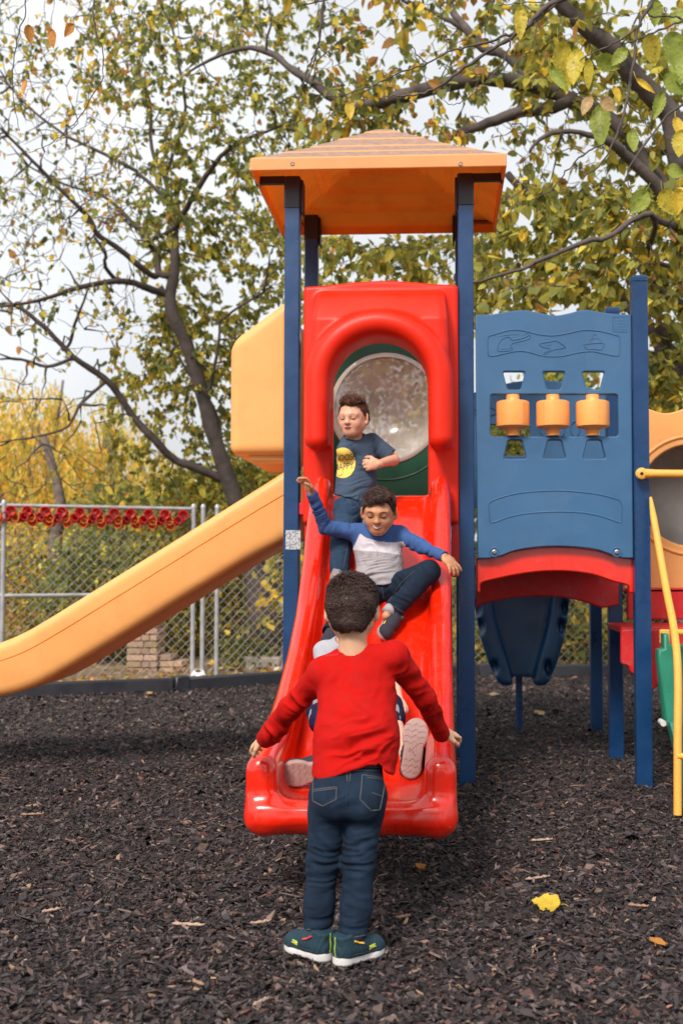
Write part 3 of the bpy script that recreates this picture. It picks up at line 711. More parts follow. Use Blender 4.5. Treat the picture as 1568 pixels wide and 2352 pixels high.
holes = [h[::-1] for h in holes]
def emboss(mb):
    yF = 6.6-.0235
    def line(pts, r=.0042, closed=False, sm=1):
        pts = catmull(pts, 3, closed) if sm else np.array(pts, float)
        W = []
        for x, y in pts: q = Q5(x, y); W.append((q[0], yF+.001, q[1]))
        if closed: W.append(W[0])
        mb.tube(W, r, 6)
    line([(230, 690), (215, 640), (215, 560), (240, 548), (300, 530), (370, 513), (450, 515), (560, 542), (660, 550), (760, 535), (860, 513), (980, 520), (1090, 548), (1110, 562), (1110, 660), (1095, 688), (1000, 672), (920, 657), (820, 668), (720, 690), (600, 690), (500, 664), (420, 655), (330, 672)], closed=True)
    line([(240, 1825), (226, 1760), (225, 1690), (300, 1655), (440, 1622), (680, 1606), (920, 1624), (1060, 1655), (1120, 1685), (1122, 1800), (1105, 1822), (1000, 1785), (860, 1757), (680, 1750), (500, 1760), (360, 1785)], closed=True)
    line([(283, 652), (290, 600), (325, 565), (365, 560), (385, 580), (470, 562), (500, 540), (490, 575), (380, 602), (372, 630), (380, 648), (330, 655)], .0036, True); line([(290, 555), (350, 546), (425, 540)], .0024); line([(460, 552), (480, 532), (505, 548)], .0022); line([(300, 640), (345, 640), (384, 634)], .0024)
    line([(565, 608), (600, 598), (640, 592), (680, 585), (742, 628), (690, 640), (650, 650), (600, 676), (595, 668), (640, 640), (590, 628)], .0036, True); line([(600, 600), (610, 618), (650, 612)], .0022)
    line([(868, 610), (900, 606), (1000, 600), (985, 645), (930, 640), (890, 642)], .0036, True); line([(905, 605), (915, 575), (975, 572), (980, 600)], .0026); line([(925, 572), (930, 545), (955, 545), (958, 570)], .0026); line([(940, 545), (942, 530)], .0022)
    line([(1065, 425), (1160, 420), (1162, 525), (1068, 525)], .002, True, 0)
    for k in range(4): line([(1078, 450+20*k), (1150, 448+20*k)], .0018)
    for x in (258, 1092):
        q = Q5(x, 2025); mb.lathe((q[0], yF+.004, q[1]), (0, -1, 0), [(.030, 0), (.030, .007), (.024, .008), (.022, .002)], 20)
ap = plate('activity_panel', outer, holes, .045, M['blue'], ps, lambda a, b, c: (a, 6.6-c, b), .007, emboss)
for x in (258, 1092):
    q = Q5(x, 2025); mb = MB(); mb.lathe((q[0], 6.574, q[1]), (0, -1, 0), [(.013, 0), (.013, .004), (.007, .006), (.006, .003)], 16); mb.build('bolt', M['steel'], ap)
for i, c in enumerate((386, 658, 929)):
    q = Q5(c, 1090); zt = Q5(c, 953)[1]; zb = Q5(c, 1232)[1]; z1 = Q5(c, 998)[1]; z2 = Q5(c, 1178)[1]; rb = px(113*.3358, 6.56); rn = px(44*.3358, 6.56)
    mb = MB(); L_ = z1-z2
    mb.lathe((q[0], 6.585, zb), (0, 0, 1), [(rn, 0), (rn, z2-zb-.02), (rn*1.25, z2-zb-.008), (rb*.9, z2-zb+.002), (rb*.98, z2-zb+.008), (rb, z2-zb+.02), (rb, z1-zb-.014), (rb*.98, z1-zb-.004), (rb*.9, z1-zb), (rn*1.05, z1-zb+.001), (rn, z1-zb+.004), (rn, zt-zb)], 40)
    def onc(an, z): return (q[0]+math.sin(an)*rb*1.002, 6.585-math.cos(an)*rb*1.002, z)
    if i == 0:
        for k in range(13): z = z2+.02+k*(L_-.04)/12; mb.tube([onc(.55, z), onc(.68, z), onc(.80, z)], .0016, 5)
    elif i == 1:
        for k in range(6):
            z = z2+.03+k*(L_-.06)/5; mb.tube([onc(-.62+.12*math.cos(a), z+.010*math.sin(a)) for a in np.linspace(-.5, 3.6, 9)], .0016, 5)
    else:
        mb.tube([onc(.35, z1-.02), onc(.25, z1-.05), onc(.33, z1-.06), onc(.2, z1-.10), onc(.28, z1-.11), onc(.12, z2+.02)], .0018, 5)
        for k in range(8): z = z2+.02+k*(L_-.04)/7; mb.tube([onc(-1.35, z), onc(-1.25, z)], .003, 5)
    sp = mb.build('spinner', M['spin'], ap, auto=40)
# rear guard panel seen through the openings
def Q7(x, y): return Q5(x, y, 7.6)
z0 = Q7(600, 1240)[1]-.75; xs0, xs1 = XRr+.05, XFr-.05
outer = [(x, 2.40+.09*math.sin((x-xs0)/(xs1-xs0)*math.pi)) for x in np.linspace(xs0, xs1, 20)]+[(x, 1.62+.10*math.sin((x-xs0)/(xs1-xs0)*math.pi)) for x in np.linspace(xs1, xs0, 20)]
hl = [roundpoly([(xs0+.12, 2.19), (xs0+.40, 2.19), (xs0+.40, 1.98), (xs0+.12, 1.98)], .03)]
def em2(mb):
    mb.tube([(xs0+.1+.08*math.cos(a), 7.576, 2.28+.03*math.sin(a)) for a in np.linspace(0, 6.28, 20)], .004, 5)
    for k in range(3): mb.tube([(xs0+.5+.1*k+.03*math.cos(a), 7.576, 2.16+.05*math.sin(a)) for a in np.linspace(0, 6.28, 16)], .004, 5)
plate('guard_panel', outer, hl, .04, M['blue'], ps, lambda a, b, c: (a, 7.6-c, b), .006, em2)
mb = MB(); x_ = P(1386, 1000, 7.9)[0]; mb.box((x_-.02, 7.86, 1.5), (x_+.02, 7.9, 2.5), bev=.004); mb.build('green_upright', M['green'], ps)
mb = MB(); x_ = P(1412, 1000, 7.7)[0]; mb.box((x_-.012, 7.7, 1.5), (x_+.012, 7.73, 2.42), bev=.004); mb.build('orange_upright', M['peach'], ps)

# --- red bridge: arched skirts and plank deck
def A6(x, y): return 1047.1+.33215*x, 1249.2+.33215*y
def Q6(x, y, Y): u, v = A6(x, y); p = P(u, v, Y); return (p[0], p[2])
def skirt(low, high, Y, name, m_, th=.05):
    o_ = [Q6(x, y, Y) for x, y in np.concatenate([catmull(high, 5), catmull(low, 5)])]
    return plate(name, o_, [], th, m_, ps, lambda a, b, c: (a, Y-c, b), .010)
low = [(1225, 330), (1215, 342), (1192, 335), (1178, 290), (1080, 262), (940, 215), (800, 195), (690, 190), (560, 196), (420, 215), (300, 240), (178, 272), (165, 330), (150, 340), (136, 330)]
high = [(136, 100), (300, 80), (420, 40), (690, 15), (960, 40), (1080, 80), (1225, 100)]
br_ = skirt(low, high, 6.655, 'bridge_side', M['red'])
low2 = [(1120, 420), (1000, 440), (880, 400), (700, 368), (500, 365), (340, 380), (200, 412), (136, 440)]
skirt(low2, [(136, 180), (400, 130), (690, 110), (900, 130), (1120, 180)], 7.56, 'bridge_side', M['deck'])
V = []; F = []; nx_ = 17
for i in range(nx_):
    x = 136+(1200-136)*i/(nx_-1); zz = Q6(x, 150-100*math.sin(math.pi*i/(nx_-1)), 6.66)
    for y in (6.68, 7.54): V += [(zz[0], y, zz[1]), (zz[0], y, zz[1]-.045)]
for i in range(nx_-1):
    a = i*4; b = a+4; F += [[a, b, b+2, a+2], [a+1, a+3, b+3, b+1], [a, a+1, b+1, b], [a+2, b+2, b+3, a+3]]
mb = MB(); mb.add(V, F); mb.build('bridge_deck', M['deck'], ps, auto=40)

# --- blue moulded climber behind the bridge (underside seen from the front)
def build_climber():
    Yc = 8.35; C_ = Field((P(1085, 1400, 8.4)[0]-.10, 8.05, -.02), (P(1320, 1400, 8.4)[0]+.10, 8.8, 1.25), .010)
    g = C_.all(); sl = tuple(slice(None) for _ in range(3)); x, y, z = g; zz = lambda v: P(1198, v, Yc)[2]; hx_ = lambda n: n*Yc/FPX
    zs_ = [zz(v) for v in (1580, 1560, 1520, 1470, 1420, 1365)]; ws = [hx_(n) for n in (52, 60, 78, 93, 103, 110)]; wi = [hx_(n) for n in (20, 24, 34, 50, 62, 70)]
    cx_ = P(1197, 1450, Yc)[0]+.012*(1-z); ax_ = np.abs(x-cx_); wo = np.interp(z, zs_, ws).astype(np.float32); wn = np.interp(z, zs_, wi).astype(np.float32); zb_ = zz(1574)
    mid = (wo+wn)/2; hw_ = (wo-wn)/2                                  # two side lobes
    d = np.sqrt(np.maximum(np.abs(ax_-mid)-hw_+.04, 0)**2+np.maximum(np.abs(y-Yc-.03)-.10+.04, 0)**2+np.maximum(zb_-z+.04, 0)**2)-.04; C_.blend(sl, d.astype(np.float32), 0)
    pan = np.maximum(np.maximum(ax_-wn-.03, np.abs(y-Yc-.09)-.022), zb_+.06-z); C_.blend(sl, pan.astype(np.float32)+0*x, .04)
    for sgn in (-1, 1):
        for v, n_ in ((1398, 100), (1440, 93), (1535, 62)):
            c = P(1197+sgn*n_, v, Yc-.08); C_.ell(c, (.030, .075, .062), None, .012, True)
    return C_.mesh(1)
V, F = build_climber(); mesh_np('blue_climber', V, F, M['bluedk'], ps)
a = P(1192, 1560, 8.45); mb = MB(); mb.tube([(a[0], 8.5, -.1), (a[0], 8.5, .5)], .026, 12); mb.box((a[0]-.09, 8.42, a[2]+.02), (a[0]+.09, 8.58, a[2]+.035), bev=.004); mb.build('climber_leg', M['navy'], ps, auto=40)

# --- right side: stepped red platform, orange bubble panel, rail and green steps
def bxv(u0, v0, u1, v1, Y0_, Y1_, name, m_, bev=.008):
    a = P(u0, v0, Y0_); b = P(u1, v1, Y0_); mb = MB(); mb.box((a[0], Y0_, b[2]), (b[0], Y1_, a[2]), bev=bev); return mb.build(name, m_, ps)
bxv(1440, 1350, 1790, 1424, 7.50, 7.56, 'riser_panel', M['deck'])
bxv(1440, 1352, 1790, 1362, 7.50, 8.6, 'upper_platform', M['deck'])
bxv(1424, 1440, 1790, 1456, 6.95, 7.50, 'platform_step', M['deck'])
a = P(1424, 1440, 6.95); b = P(1790, 1540, 6.95)
outer = [(a[0], a[2]-.02), (b[0]+.0, a[2]-.02)]
oo = [(1424, 1445), (1790, 1445), (1790, 1500), (1520, 1500), (1512, 1560), (1500, 1584), (1462, 1584), (1456, 1548), (1445, 1545), (1441, 1528), (1424, 1526)]
plate('platform_skirt', roundpoly([(P(u, v, 6.93)[0], P(u, v, 6.93)[2]) for u, v in oo], .02), [], .05, M['deck'], ps, lambda a, b, c: (a, 6.93-c, b), .008)
bw = P(1585, 1138, 7.55); rw = .335
to = catmull([(1430, 930), (1470, 934), (1490, 941), (1520, 950), (1550, 946), (1590, 932), (1640, 932), (1690, 950), (1740, 938)], 4)
bo = [(1740, 1352), (1430, 1352)]
outer = [(P(u, v, 7.55)[0], P(u, v, 7.55)[2]) for u, v in list(to)+bo]
hole = [(bw[0]+rw*math.cos(a), bw[2]+rw*math.sin(a)) for a in np.linspace(2*math.pi, 0, 48, endpoint=False)]
op = plate('round_window_panel', outer, [hole], .05, M['peach'], ps, lambda a, b, c: (a, 7.55-c, b), .009,
           lambda mb: mb.tube([(bw[0]+(rw+.055)*math.cos(a), 7.525, bw[2]+(rw+.055)*math.sin(a)) for a in np.linspace(0, 2*math.pi, 50)], .012, 8))
dull = clear.copy(); dull.name = 'dull_scratched_acrylic'
for n_ in dull.node_tree.nodes:
    if n_.type == 'MAP_RANGE': n_.inputs[3].default_value = .55; n_.inputs[4].default_value = .85
    if n_.type == 'BSDF_PRINCIPLED': n_.inputs['Base Color'].default_value = (.17, .145, .135, 1); n_.inputs['Roughness'].default_value = .5
Vb = np.array(V[:0]); V = []
for i in range(n2):
    th = (i+.001)/(n2-1)*R(70)
    for j in range(n1):
        a = 2*math.pi*j/n1; q = rw*math.sin(th)/math.sin(R(70)); V.append((bw[0]+q*math.cos(a), 7.56+.17*(math.cos(th)-math.cos(R(70)))/(1-math.cos(R(70))), bw[2]+q*math.sin(a)))
F = np.array([[i*n1+j, i*n1+(j+1) % n1, (i+1)*n1+(j+1) % n1, (i+1)*n1+j] for i in range(n2-1) for j in range(n1)])
o = mesh_np('round_window', V, F, dull, op); so = o.modifiers.new('s', 'SOLIDIFY'); so.thickness = .005
# post on the far right of the platform (just outside the picture)
post(XF+1.02, 6.6, -.1, 2.95); post(XF+1.02, 7.6, -.1, 2.95)
# yellow rail
Yr = 6.50
mb = MB(); a = P(1472, 1088, Yr); b = P(1900, 1092, Yr); mb.tube([a+np.array([.015, -.0, 0]), a+np.array([.05, 0, 0]), a+np.array([.075, -.003, 0]), b], [.028, .026, .0235, .0235], 14)
mb.lathe(a+np.array([0, .016, 0]), (0, -1, 0), [(.03, 0), (.034, .006), (.034, .028), (.028, .034)], 20)
rail = mb.build('handrail', M['yellow'], ps, auto=50)
mb = MB(); mb.lathe(a+np.array([-.002, -.017, 0]), (0, -1, 0), [(.010, 0), (.010, .003), (.006, .005)], 12); mb.build('bolt', M['black'], rail)
Yv = 6.2
cur = catmull([P(u, v, y) for u, v, y in ((1493, 1142, 6.5), (1500, 1190, 6.45), (1514, 1270, 6.35), (1530, 1360, 6.2), (1544, 1430, 6.05), (1553, 1500, 5.9), (1556, 1580, 5.82), (1555, 1700, 5.76), (1555, 1872, 5.72))], 5)
rad = np.interp(np.arange(len(cur)), [0, 5, 9, len(cur)], [.007, .019, .0205, .0205])
mb = MB(); mb.tube(cur, rad, 14); mb.build('side_rail', M['yellow'], ps, auto=50)
cur2 = cur+np.array([.62, .02, 0]); mb = MB(); mb.tube(cur2, rad, 14); mb.build('side_rail', M['yellow'], ps, auto=50)
for v, y in ((1452, 6.0), (1737, 5.74)):
    a = P(1553, v, y); mb = MB(); mb.tube([a, a+np.array([.64, 0, 0])], .016, 10); mb.build('rung', M['yellow'], ps, auto=50)
# green stepped climber
def stepblk(pts, Y0_, Y1_, xr_):
    """side outline in picture units at depth Y0_, carried on to the right by xr_ metres"""
    o_ = [(P(u, v, Y0_)[0], P(u, v, Y0_)[2]) for u, v in pts]
    def stud(mb):
        for k in range(11):
            for j in range(3):
                c = P(1521+j*11+k*1.3, 1505+k*12, Y0_-.03); mb.tube([c+np.array([-.006, 0, 0]), c+np.array([.008, 0, .004])], .0035, 5)
    return o_, stud
o_, stud = stepblk([(1519, 1455), (1531, 1455), (1533, 1478), (1539, 1480), (1800, 1480), (1800, 1655), (1530, 1662), (1523, 1662), (1507, 1512), (1507, 1492), (1520, 1488)], 6.15, 6.4, .6)
plate('climber_step', o_, [], .10, M['teal'], ps, lambda a, b, c: (a, 6.15-c, b), .012, stud)
o_, _ = stepblk([(1528, 1655), (1800, 1650), (1800, 1850), (1560, 1850), (1549, 1740)], 6.02, 6.2, .6)
plate('climber_step', o_, [], .12, M['teal'], ps, lambda a, b, c: (a, 5.98-c, b), .012)
mb = MB(); c = P(1520, 1660, 6.06); mb.tube([c+np.array([-.0, -.03, 0]), c+np.array([0, .05, 0])], .016, 12); mb.build('step_bolt', M['white'], ps, auto=40)
a = P(1512, 1452, 6.22); b = P(1524, 1470, 6.22); mb = MB(); mb.box((a[0]+.004, 6.2, b[2]-.02), (b[0]+.03, 6.24, a[2]+.015), bev=.006); mb.build('step_bracket', M['yellow'], ps)
# ------------------------------------------------------------------ chain-link fence
def fence_run(name, A, B, z0, z1, posts, toprail, midz, label, pr=.026, botrail=False):
    A = np.array(A, float); B = np.array(B, float); d = B-A; L = np.linalg.norm(d[:2]); d = np.array([d[0], d[1], 0])/L; s_ = np.array([-d[1], d[0], 0])
    t = thing(name, ((A+B)/2*[1, 1, 0]), label, 'fence')
    at = lambda s, z: np.array([A[0], A[1], 0])+d*s+np.array([0, 0, z])
    H_ = z1-z0; st_ = .108; r = .0029; V = []; F = []
    def seg(p, q):
        e = (q-p)/np.linalg.norm(q-p); a = s_*r; b = np.cross(e, s_)*r; k = len(V)
        for w_ in (p, q): V.extend([w_+a, w_+b, w_-a, w_-b])
        for j in range(4): F.append([k+j, k+(j+1) % 4, k+4+(j+1) % 4, k+4+j])
    c = -H_
    while c < L:
        for sg in (1, -1):
            sA, sB = (c, c+H_) if sg == 1 else (c+H_, c)       # s at z0 and at z1
            zA, zB = z0, z1
            def clip(s_a, z_a, s_b, z_b):
                if s_a < 0: z_a += (0-s_a)/(s_b-s_a)*(z_b-z_a); s_a = 0
                if s_a > L: z_a += (L-s_a)/(s_b-s_a)*(z_b-z_a); s_a = L
                return s_a, z_a
            a1 = clip(sA, zA, sB, zB); b1 = clip(sB, zB, sA, zA)
            if abs(a1[0]-b1[0]) > .02 and (0 <= a1[0] <= L) and (0 <= b1[0] <= L): seg(at(*a1)+s_*(.003*sg), at(*b1)+s_*(.003*sg))
        c += st_
    o = mesh_np('wire_mesh', V, np.array(F), M['wire'], t, False)
    for s in posts:
        mb = MB(); mb.tube([at(s, -.15), at(s, z1+.03)], pr, 12); mb.lathe(at(s, z1+.03), (0, 0, 1), [(pr*1.15, -.02), (pr*1.15, .01), (pr*.6, .03)], 12); mb.build('post', M['galv'], t, auto=50)
    def rail(z, r_=.021):
        mb = MB(); mb.tube([at(0, z), at(L, z)], r_, 12); mb.build('rail', M['galv'], t, auto=50)
    if toprail: rail(z1)
    if midz: rail(midz)
    if botrail: rail(z0+.03)
    return t, at, L
A0 = P(0, 1158, 11.9); B0 = P(445, 1167, 12.8); dAB = (B0-A0)/np.linalg.norm((B0-A0)[:2]); E0 = A0-dAB*2.6
LAB = np.linalg.norm((B0-A0)[:2])
sp_ = 2.6+np.linalg.norm((P(10, 1160, 11.92)-A0)[:2])
fence, f_at, fL = fence_run('chain_link_gate', E0, B0, .02, 1.895, [sp_, 2.6+LAB], True, P(60, 1368, 12.0)[2], 'chain-link fence section with red and orange cups pushed in along the top')
C0 = P(467, 1165, 12.88); D0 = P(760, 1160, 13.7)
fence_run('chain_link_fence', C0, D0, .02, 1.895, [0, .17], False, None, 'plain chain-link fence in front of the thick leaning tree trunk')
E1 = P(1750, 1160, 14.6)
fence_run('chain_link_fence', D0, E1, .02, 1.80, [0.0, 2.2, 4.4], False, None, 'chain-link fence behind the red slide and the bridge')
# cups pushed through the mesh
CUPS = []
def cup(u, v, big, m_, colour, k):
    if -12 < u < 440: CUPS.append((u, v, big, m_, colour, k))
def put_cup(u, v, big, m_, colour, k, label):
    Y = 12.0+.0021*u*.95-.10; c = P(u, v, Y); n_ = np.array([.42, -.90, .05]); n_ /= np.linalg.norm(n_); n_ = np.array([-.12, -1, .12])/1.02 if k % 2 else np.array([.10, -1, .05])
    r = .054*big; Lc = .10; mb = MB(); base = c-n_*0
    # open cup: outer wall, lip, inner wall, floor
    prof = [(r*.72, -Lc*.5), (r*.74, -Lc*.48), (r, Lc*.5), (r*1.06, Lc*.5+.002), (r*1.06, Lc*.5+.006), (r*.96, Lc*.5+.006), (r*.70, -Lc*.40)]
    mb.lathe(base, n_, prof, 18)
    o = mb.build('cup', m_, None, True, loc=c); auto_smooth(o, 50)
    tag(o, label, 'cup', colour+' cups stuck in the fence')
mr1 = mat('red_cup', (.85, .025, .02), .35, trans=.25); mr2 = mat('dark_red_cup', (.45, .010, .025), .4, trans=.2); mo1 = mat('orange_cup', (1.0, .42, .10), .35, trans=.3); mo2 = mat('burnt_orange_cup', (.88, .20, .04), .4, trans=.3)
for k in range(-3, 11):
    x = 62+90.8*k; yv = 165+2.4*k
    def cc(dx, dy): return .4335*(x+dx), 1102.2+.4335*(yv+dy)
    u, v = cc(4, 0); cup(u, v, 1.0, mr1, 'red', k)
    if k > -3: u, v = cc(-22, 34); cup(u, v, .95, mr2, 'dark red', k+1)
    if k < 10: u, v = cc(26, 34); cup(u, v, .85, mo1, 'pale orange', k); u, v = cc(28, 58) if k >= 1 else cc(28, 44); cup(u, v, .9, mo2, 'burnt orange', k+1)
    u, v = cc(-14, 26); cup(u, v, .8, mr1, 'red', k+1)

ORD = 'first second third fourth fifth sixth seventh eighth ninth tenth eleventh twelfth thirteenth fourteenth fifteenth sixteenth seventeenth eighteenth nineteenth twentieth twenty-first twenty-second twenty-third twenty-fourth twenty-fifth'.split()
for colour in ('red', 'dark red', 'pale orange', 'burnt orange'):
    for i, c_ in enumerate(sorted([c for c in CUPS if c[4] == colour], key=lambda c: c[0])): put_cup(*c_, ORD[i]+' '+colour+' plastic cup from the left in the row along the fence top')
# brick pillar with a stepped low wall, ball, stone edging behind the fence
bk = bpy.data.materials.new('tan_brick'); bk.use_nodes = True; t_ = bk.node_tree; N = t_.nodes
brn = N.new('ShaderNodeAttribute'); brn.attribute_name = 'col'; t_.links.new(brn.outputs['Color'], N['Principled BSDF'].inputs['Base Color']); N['Principled BSDF'].inputs['Roughness'].default_value = .9
nz = N.new('ShaderNodeTexNoise'); nz.inputs['Scale'].default_value = 40; bp = N.new('ShaderNodeBump'); bp.inputs['Strength'].default_value = .6; bp.inputs['Distance'].default_value = .01; t_.links.new(nz.outputs['Fac'], bp.inputs['Height']); t_.links.new(bp.outputs[0], N['Principled BSDF'].inputs['Normal'])
Yb = 13.55; rs = random.Random(5); V = []; F = []; Cc = []
def brick(u0, v0, u1, v1, dy=.0):
    a = P(u0, v0, Yb); b = P(u1, v1, Yb); mb = MB(); mb.box((a[0]+.004, Yb+dy, b[2]+.005), (b[0]-.004, Yb+.42, a[2]-.005), bev=.008)
    k = len(V); V.extend(list(mb.V[0])); F.extend([np.asarray(f)+k for f in mb.F]); g_ = rs.uniform(.75, 1.2); Cc.extend([np.array([.52, .36, .24])*g_*np.array([1, rs.uniform(.92, 1.05), rs.uniform(.85, 1.1)])]*len(mb.V[0]))
rows = 9
for i in range(rows):
    v1 = 1565-i*15.3; v0 = v1-15.3; off_ = 0 if i % 2 else 34
    xs_ = [290, 290+off_, 330+off_*.4, 361] if i < 7 else [296, 330, 364]
    if i >= 7: xs_ = [298, 332, 362]
    for a, b in zip(xs_[:-1], xs_[1:]):
        if b-a > 3: brick(a, v0, b, v1, rs.uniform(0, .015))
for (r0, r1, lim) in ((0, 2, 430), (2, 3, 416), (3, 4, 390)):
    for i in range(r0, r1):
        v1 = 1565-i*15.3; x = 362
        while x < lim: brick(x, v1-15.3, min(x+34, lim), v1, rs.uniform(0, .02)+.06); x += 34
mb = MB(); mb.V = [np.array(V)]; mb.F = F; mb.M = [0]*len(F)
o = mesh_np('brick_pillar', np.array(V), F, bk, None, False, np.array(Cc), loc=P(325, 1560, Yb)*[1, 1, 0]); tag(o, 'tan brick pillar with stepped low wall behind the fence', 'brick pillar')
c = P(457, 1557, 12.75); rb = .10; mb = MB()
bpy.ops.mesh.primitive_ico_sphere_add(subdivisions=4, radius=rb, location=c); ball = bpy.context.object; ball.name = 'soccer_ball'
bmat_ = mat('white_ball_leather', (.7, .7, .7), .4, attr=True); ball.data.materials.append(bmat_)
co = np.array([v.co[:] for v in ball.data.vertices])/rb; ph = (1+5**.5)/2; ico = np.array([(0, s1, s2*ph) for s1 in (-1, 1) for s2 in (-1, 1)]+[(s1, s2*ph, 0) for s1 in (-1, 1) for s2 in (-1, 1)]+[(s2*ph, 0, s1) for s1 in (-1, 1) for s2 in (-1, 1)]); ico /= np.linalg.norm(ico[0])
dd = (co@ico.T).max(1); a = ball.data.color_attributes.new('col', 'FLOAT_COLOR', 'POINT'); cc_ = np.ones((len(co), 4), np.float32); cc_[:, :3] = np.where(dd[:, None] > .94, .03, .72); a.data.foreach_set('color', cc_.ravel()); ball.data.polygons.foreach_set('use_smooth', np.ones(len(ball.data.polygons), bool))
tag(ball, 'black and white soccer ball behind the black border by the fence post', 'ball')
mb = MB(); a = P(560, 1533, 13.9); b = P(700, 1534, 14.2); d_ = (b-a)/np.linalg.norm(b-a); mb.obox((a+b)/2*[1, 1, 0]+np.array([0, 0, .02]), (np.linalg.norm(b-a)/2, .12, .10), [d_, np.cross([0, 0, 1.], d_), (0, 0, 1)], bev=.02)
o = mb.build('stone_edging', mat('pale_stone', (.42, .37, .33), .9, .2, 12, .6, 30), None, loc=(a+b)/2*[1, 1, 0]); tag(o, 'pale stone edging behind the fence at the foot of the thick tree', 'edging')

# ------------------------------------------------------------------ trees
def leaves_mesh(name, Pn, D, Nn, S, Cl, parent, m_=None, wide=.85, loc=None, kind=None):
    """many six-cornered folded leaves: base point, direction, normal, length, colour"""
    n = len(Pn); D = D/np.linalg.norm(D, axis=1)[:, None]; Nn = Nn-D*(D*Nn).sum(1)[:, None]; Nn /= np.linalg.norm(Nn, axis=1)[:, None]+1e-9; Sd = np.cross(D, Nn)
    V = np.empty((n, 6, 3)); W_ = (S*wide*RNG.uniform(.75, 1.1, n))[:, None]; L_ = S[:, None]; fo = RNG.uniform(.02, .16, n)[:, None]; be = RNG.uniform(-.25, .1, n)[:, None]
    V[:, 0] = Pn; V[:, 1] = Pn+D*L_*.22+Sd*W_*.40+Nn*L_*fo; V[:, 2] = Pn+D*L_*.62+Sd*W_*.36+Nn*L_*(fo+be*.5)
    V[:, 3] = Pn+D*L_+Nn*L_*be; V[:, 4] = Pn+D*L_*.62-Sd*W_*.36+Nn*L_*(fo+be*.5); V[:, 5] = Pn+D*L_*.22-Sd*W_*.40+Nn*L_*fo
    b = np.arange(n)[:, None]*6; F = np.concatenate([b+np.array([0, 1, 2, 3]), b+np.array([0, 3, 4, 5])])
    return mesh_np(name, V.reshape(-1, 3), F, m_ or M['leaf'], parent, False, np.repeat(Cl, 6, 0), loc=loc)
PAL = np.array([(.15, .18, .065), (.25, .27, .075), (.38, .37, .085), (.58, .48, .08), (.78, .52, .06), (.55, .27, .08)])
def leafcol(n, w_):
    w_ = np.asarray(w_, float); w_ = w_/w_.sum(-1, keepdims=True)
    if w_.ndim == 1: idx = RNG.choice(6, n, p=w_)
    else: idx = (RNG.random(n)[:, None] > np.cumsum(w_, 1)).sum(1).clip(0, 5)
    return PAL[idx]*np.exp(RNG.normal(0, .28, n))[:, None]
def grow(skel, targets, jit=.08, gravity=.0, maxd=2.5):
    """skel: list of (polyline, radii). Every target is joined to the nearest wood; returns twig polylines"""
    nodes = []; 
    for pl_, rd in skel:
        pl_ = np.asarray(pl_)
        for i in range(len(pl_)-1):
            k = max(1, int(np.linalg.norm(pl_[i+1]-pl_[i])/.12))
            for j in range(k): nodes.append(pl_[i]+(pl_[i+1]-pl_[i])*j/k)
    N_ = np.empty((len(nodes)+len(targets)*6, 3)); N_[:len(nodes)] = nodes; lv = np.zeros(len(N_), int); c = len(nodes)
    d0 = np.array([np.min(np.linalg.norm(N_[:c]-t, axis=1)) for t in targets]); tw = []
    for ti in np.argsort(d0):
        t = targets[ti]; v = t-N_[:c]; dist = np.linalg.norm(v, axis=1)*(1+.04*lv[:c]); i = int(np.argmin(dist)); L_ = np.linalg.norm(t-N_[i])
        if L_ < .03 or L_ > maxd: continue
        k = max(2, min(6, int(L_/.12)+1)); a = N_[i]; e = (t-a)/L_; perp = np.cross(e, RNG.normal(size=3)); perp /= np.linalg.norm(perp)+1e-9
        pl_ = [a]
        for j in range(1, k+1):
            s = j/k; p = a+(t-a)*s+perp*math.sin(s*math.pi)*L_*RNG.uniform(-.05, .05)+RNG.normal(size=3)*jit*.12*(s < 1); p = p+np.array([0, 0, math.sin(s*math.pi)*gravity*L_]); pl_.append(p)
        N_[c:c+k] = pl_[1:]; lv[c:c+k] = lv[i]+1; c += k; tw.append((np.array(pl_), lv[i], L_))
    return tw
def build_tree(root, skel, tw, bark, leafden, lsize, colfn, sides=8, tr=.006):
    mb = MB()
    for pl_, rd in skel:
        q = catmull(pl_, 4); r = np.interp(np.linspace(0, 1, len(q)), np.linspace(0, 1, len(rd)), rd)
        an = np.cumsum(RNG.normal(size=(len(q), 3))*.006, 0); an -= np.linspace(0, 1, len(q))[:, None]*an[-1]; mb.tube(q+an, r*(1+RNG.uniform(-.07, .07, len(q))), sides)
    mb.build('trunk', bark, root, True)
    mb = MB(); LP = []; LD = []
    for pl_, lv, L_ in tw:
        r0 = tr*(1.0 if lv > 1 else 1.9 if lv == 1 else 2.6)*min(1.3, .5+L_); mb.tube(pl_, np.linspace(r0, tr*.35, len(pl_)), 4 if lv > 0 else 5, cap=False)
        den = leafden(pl_[-1]); nl = RNG.poisson(den)
        if nl:
            s = RNG.beta(2, 1.1, nl)*(len(pl_)-1); i = np.minimum(s.astype(int), len(pl_)-2); f = (s-i)[:, None]; LP.append(pl_[i]*(1-f)+pl_[i+1]*f+RNG.normal(size=(nl, 3))*.02); LD.append(np.repeat((pl_[-1]-pl_[0])[None]/L_, nl, 0))
    mb.build('twigs', bark, root, True)
    LP = np.concatenate(LP); LD = np.concatenate(LD); n = len(LP)
    D = LD*.5+RNG.normal(size=(n, 3))*.55+np.array([0, 0, -.75]); Nn = RNG.normal(size=(n, 3))+np.array([0, -.5, .9])
    leaves_mesh('crown', LP, D, Nn, lsize*np.exp(RNG.normal(0, .22, n)), colfn(LP), root)
    return n
def uvof(p):
    q = (np.asarray(p)-[0, 0, HCAM])@_rot; return CU+FPX*q[..., 0]/-q[..., 2], CV-FPX*q[..., 1]/-q[..., 2]
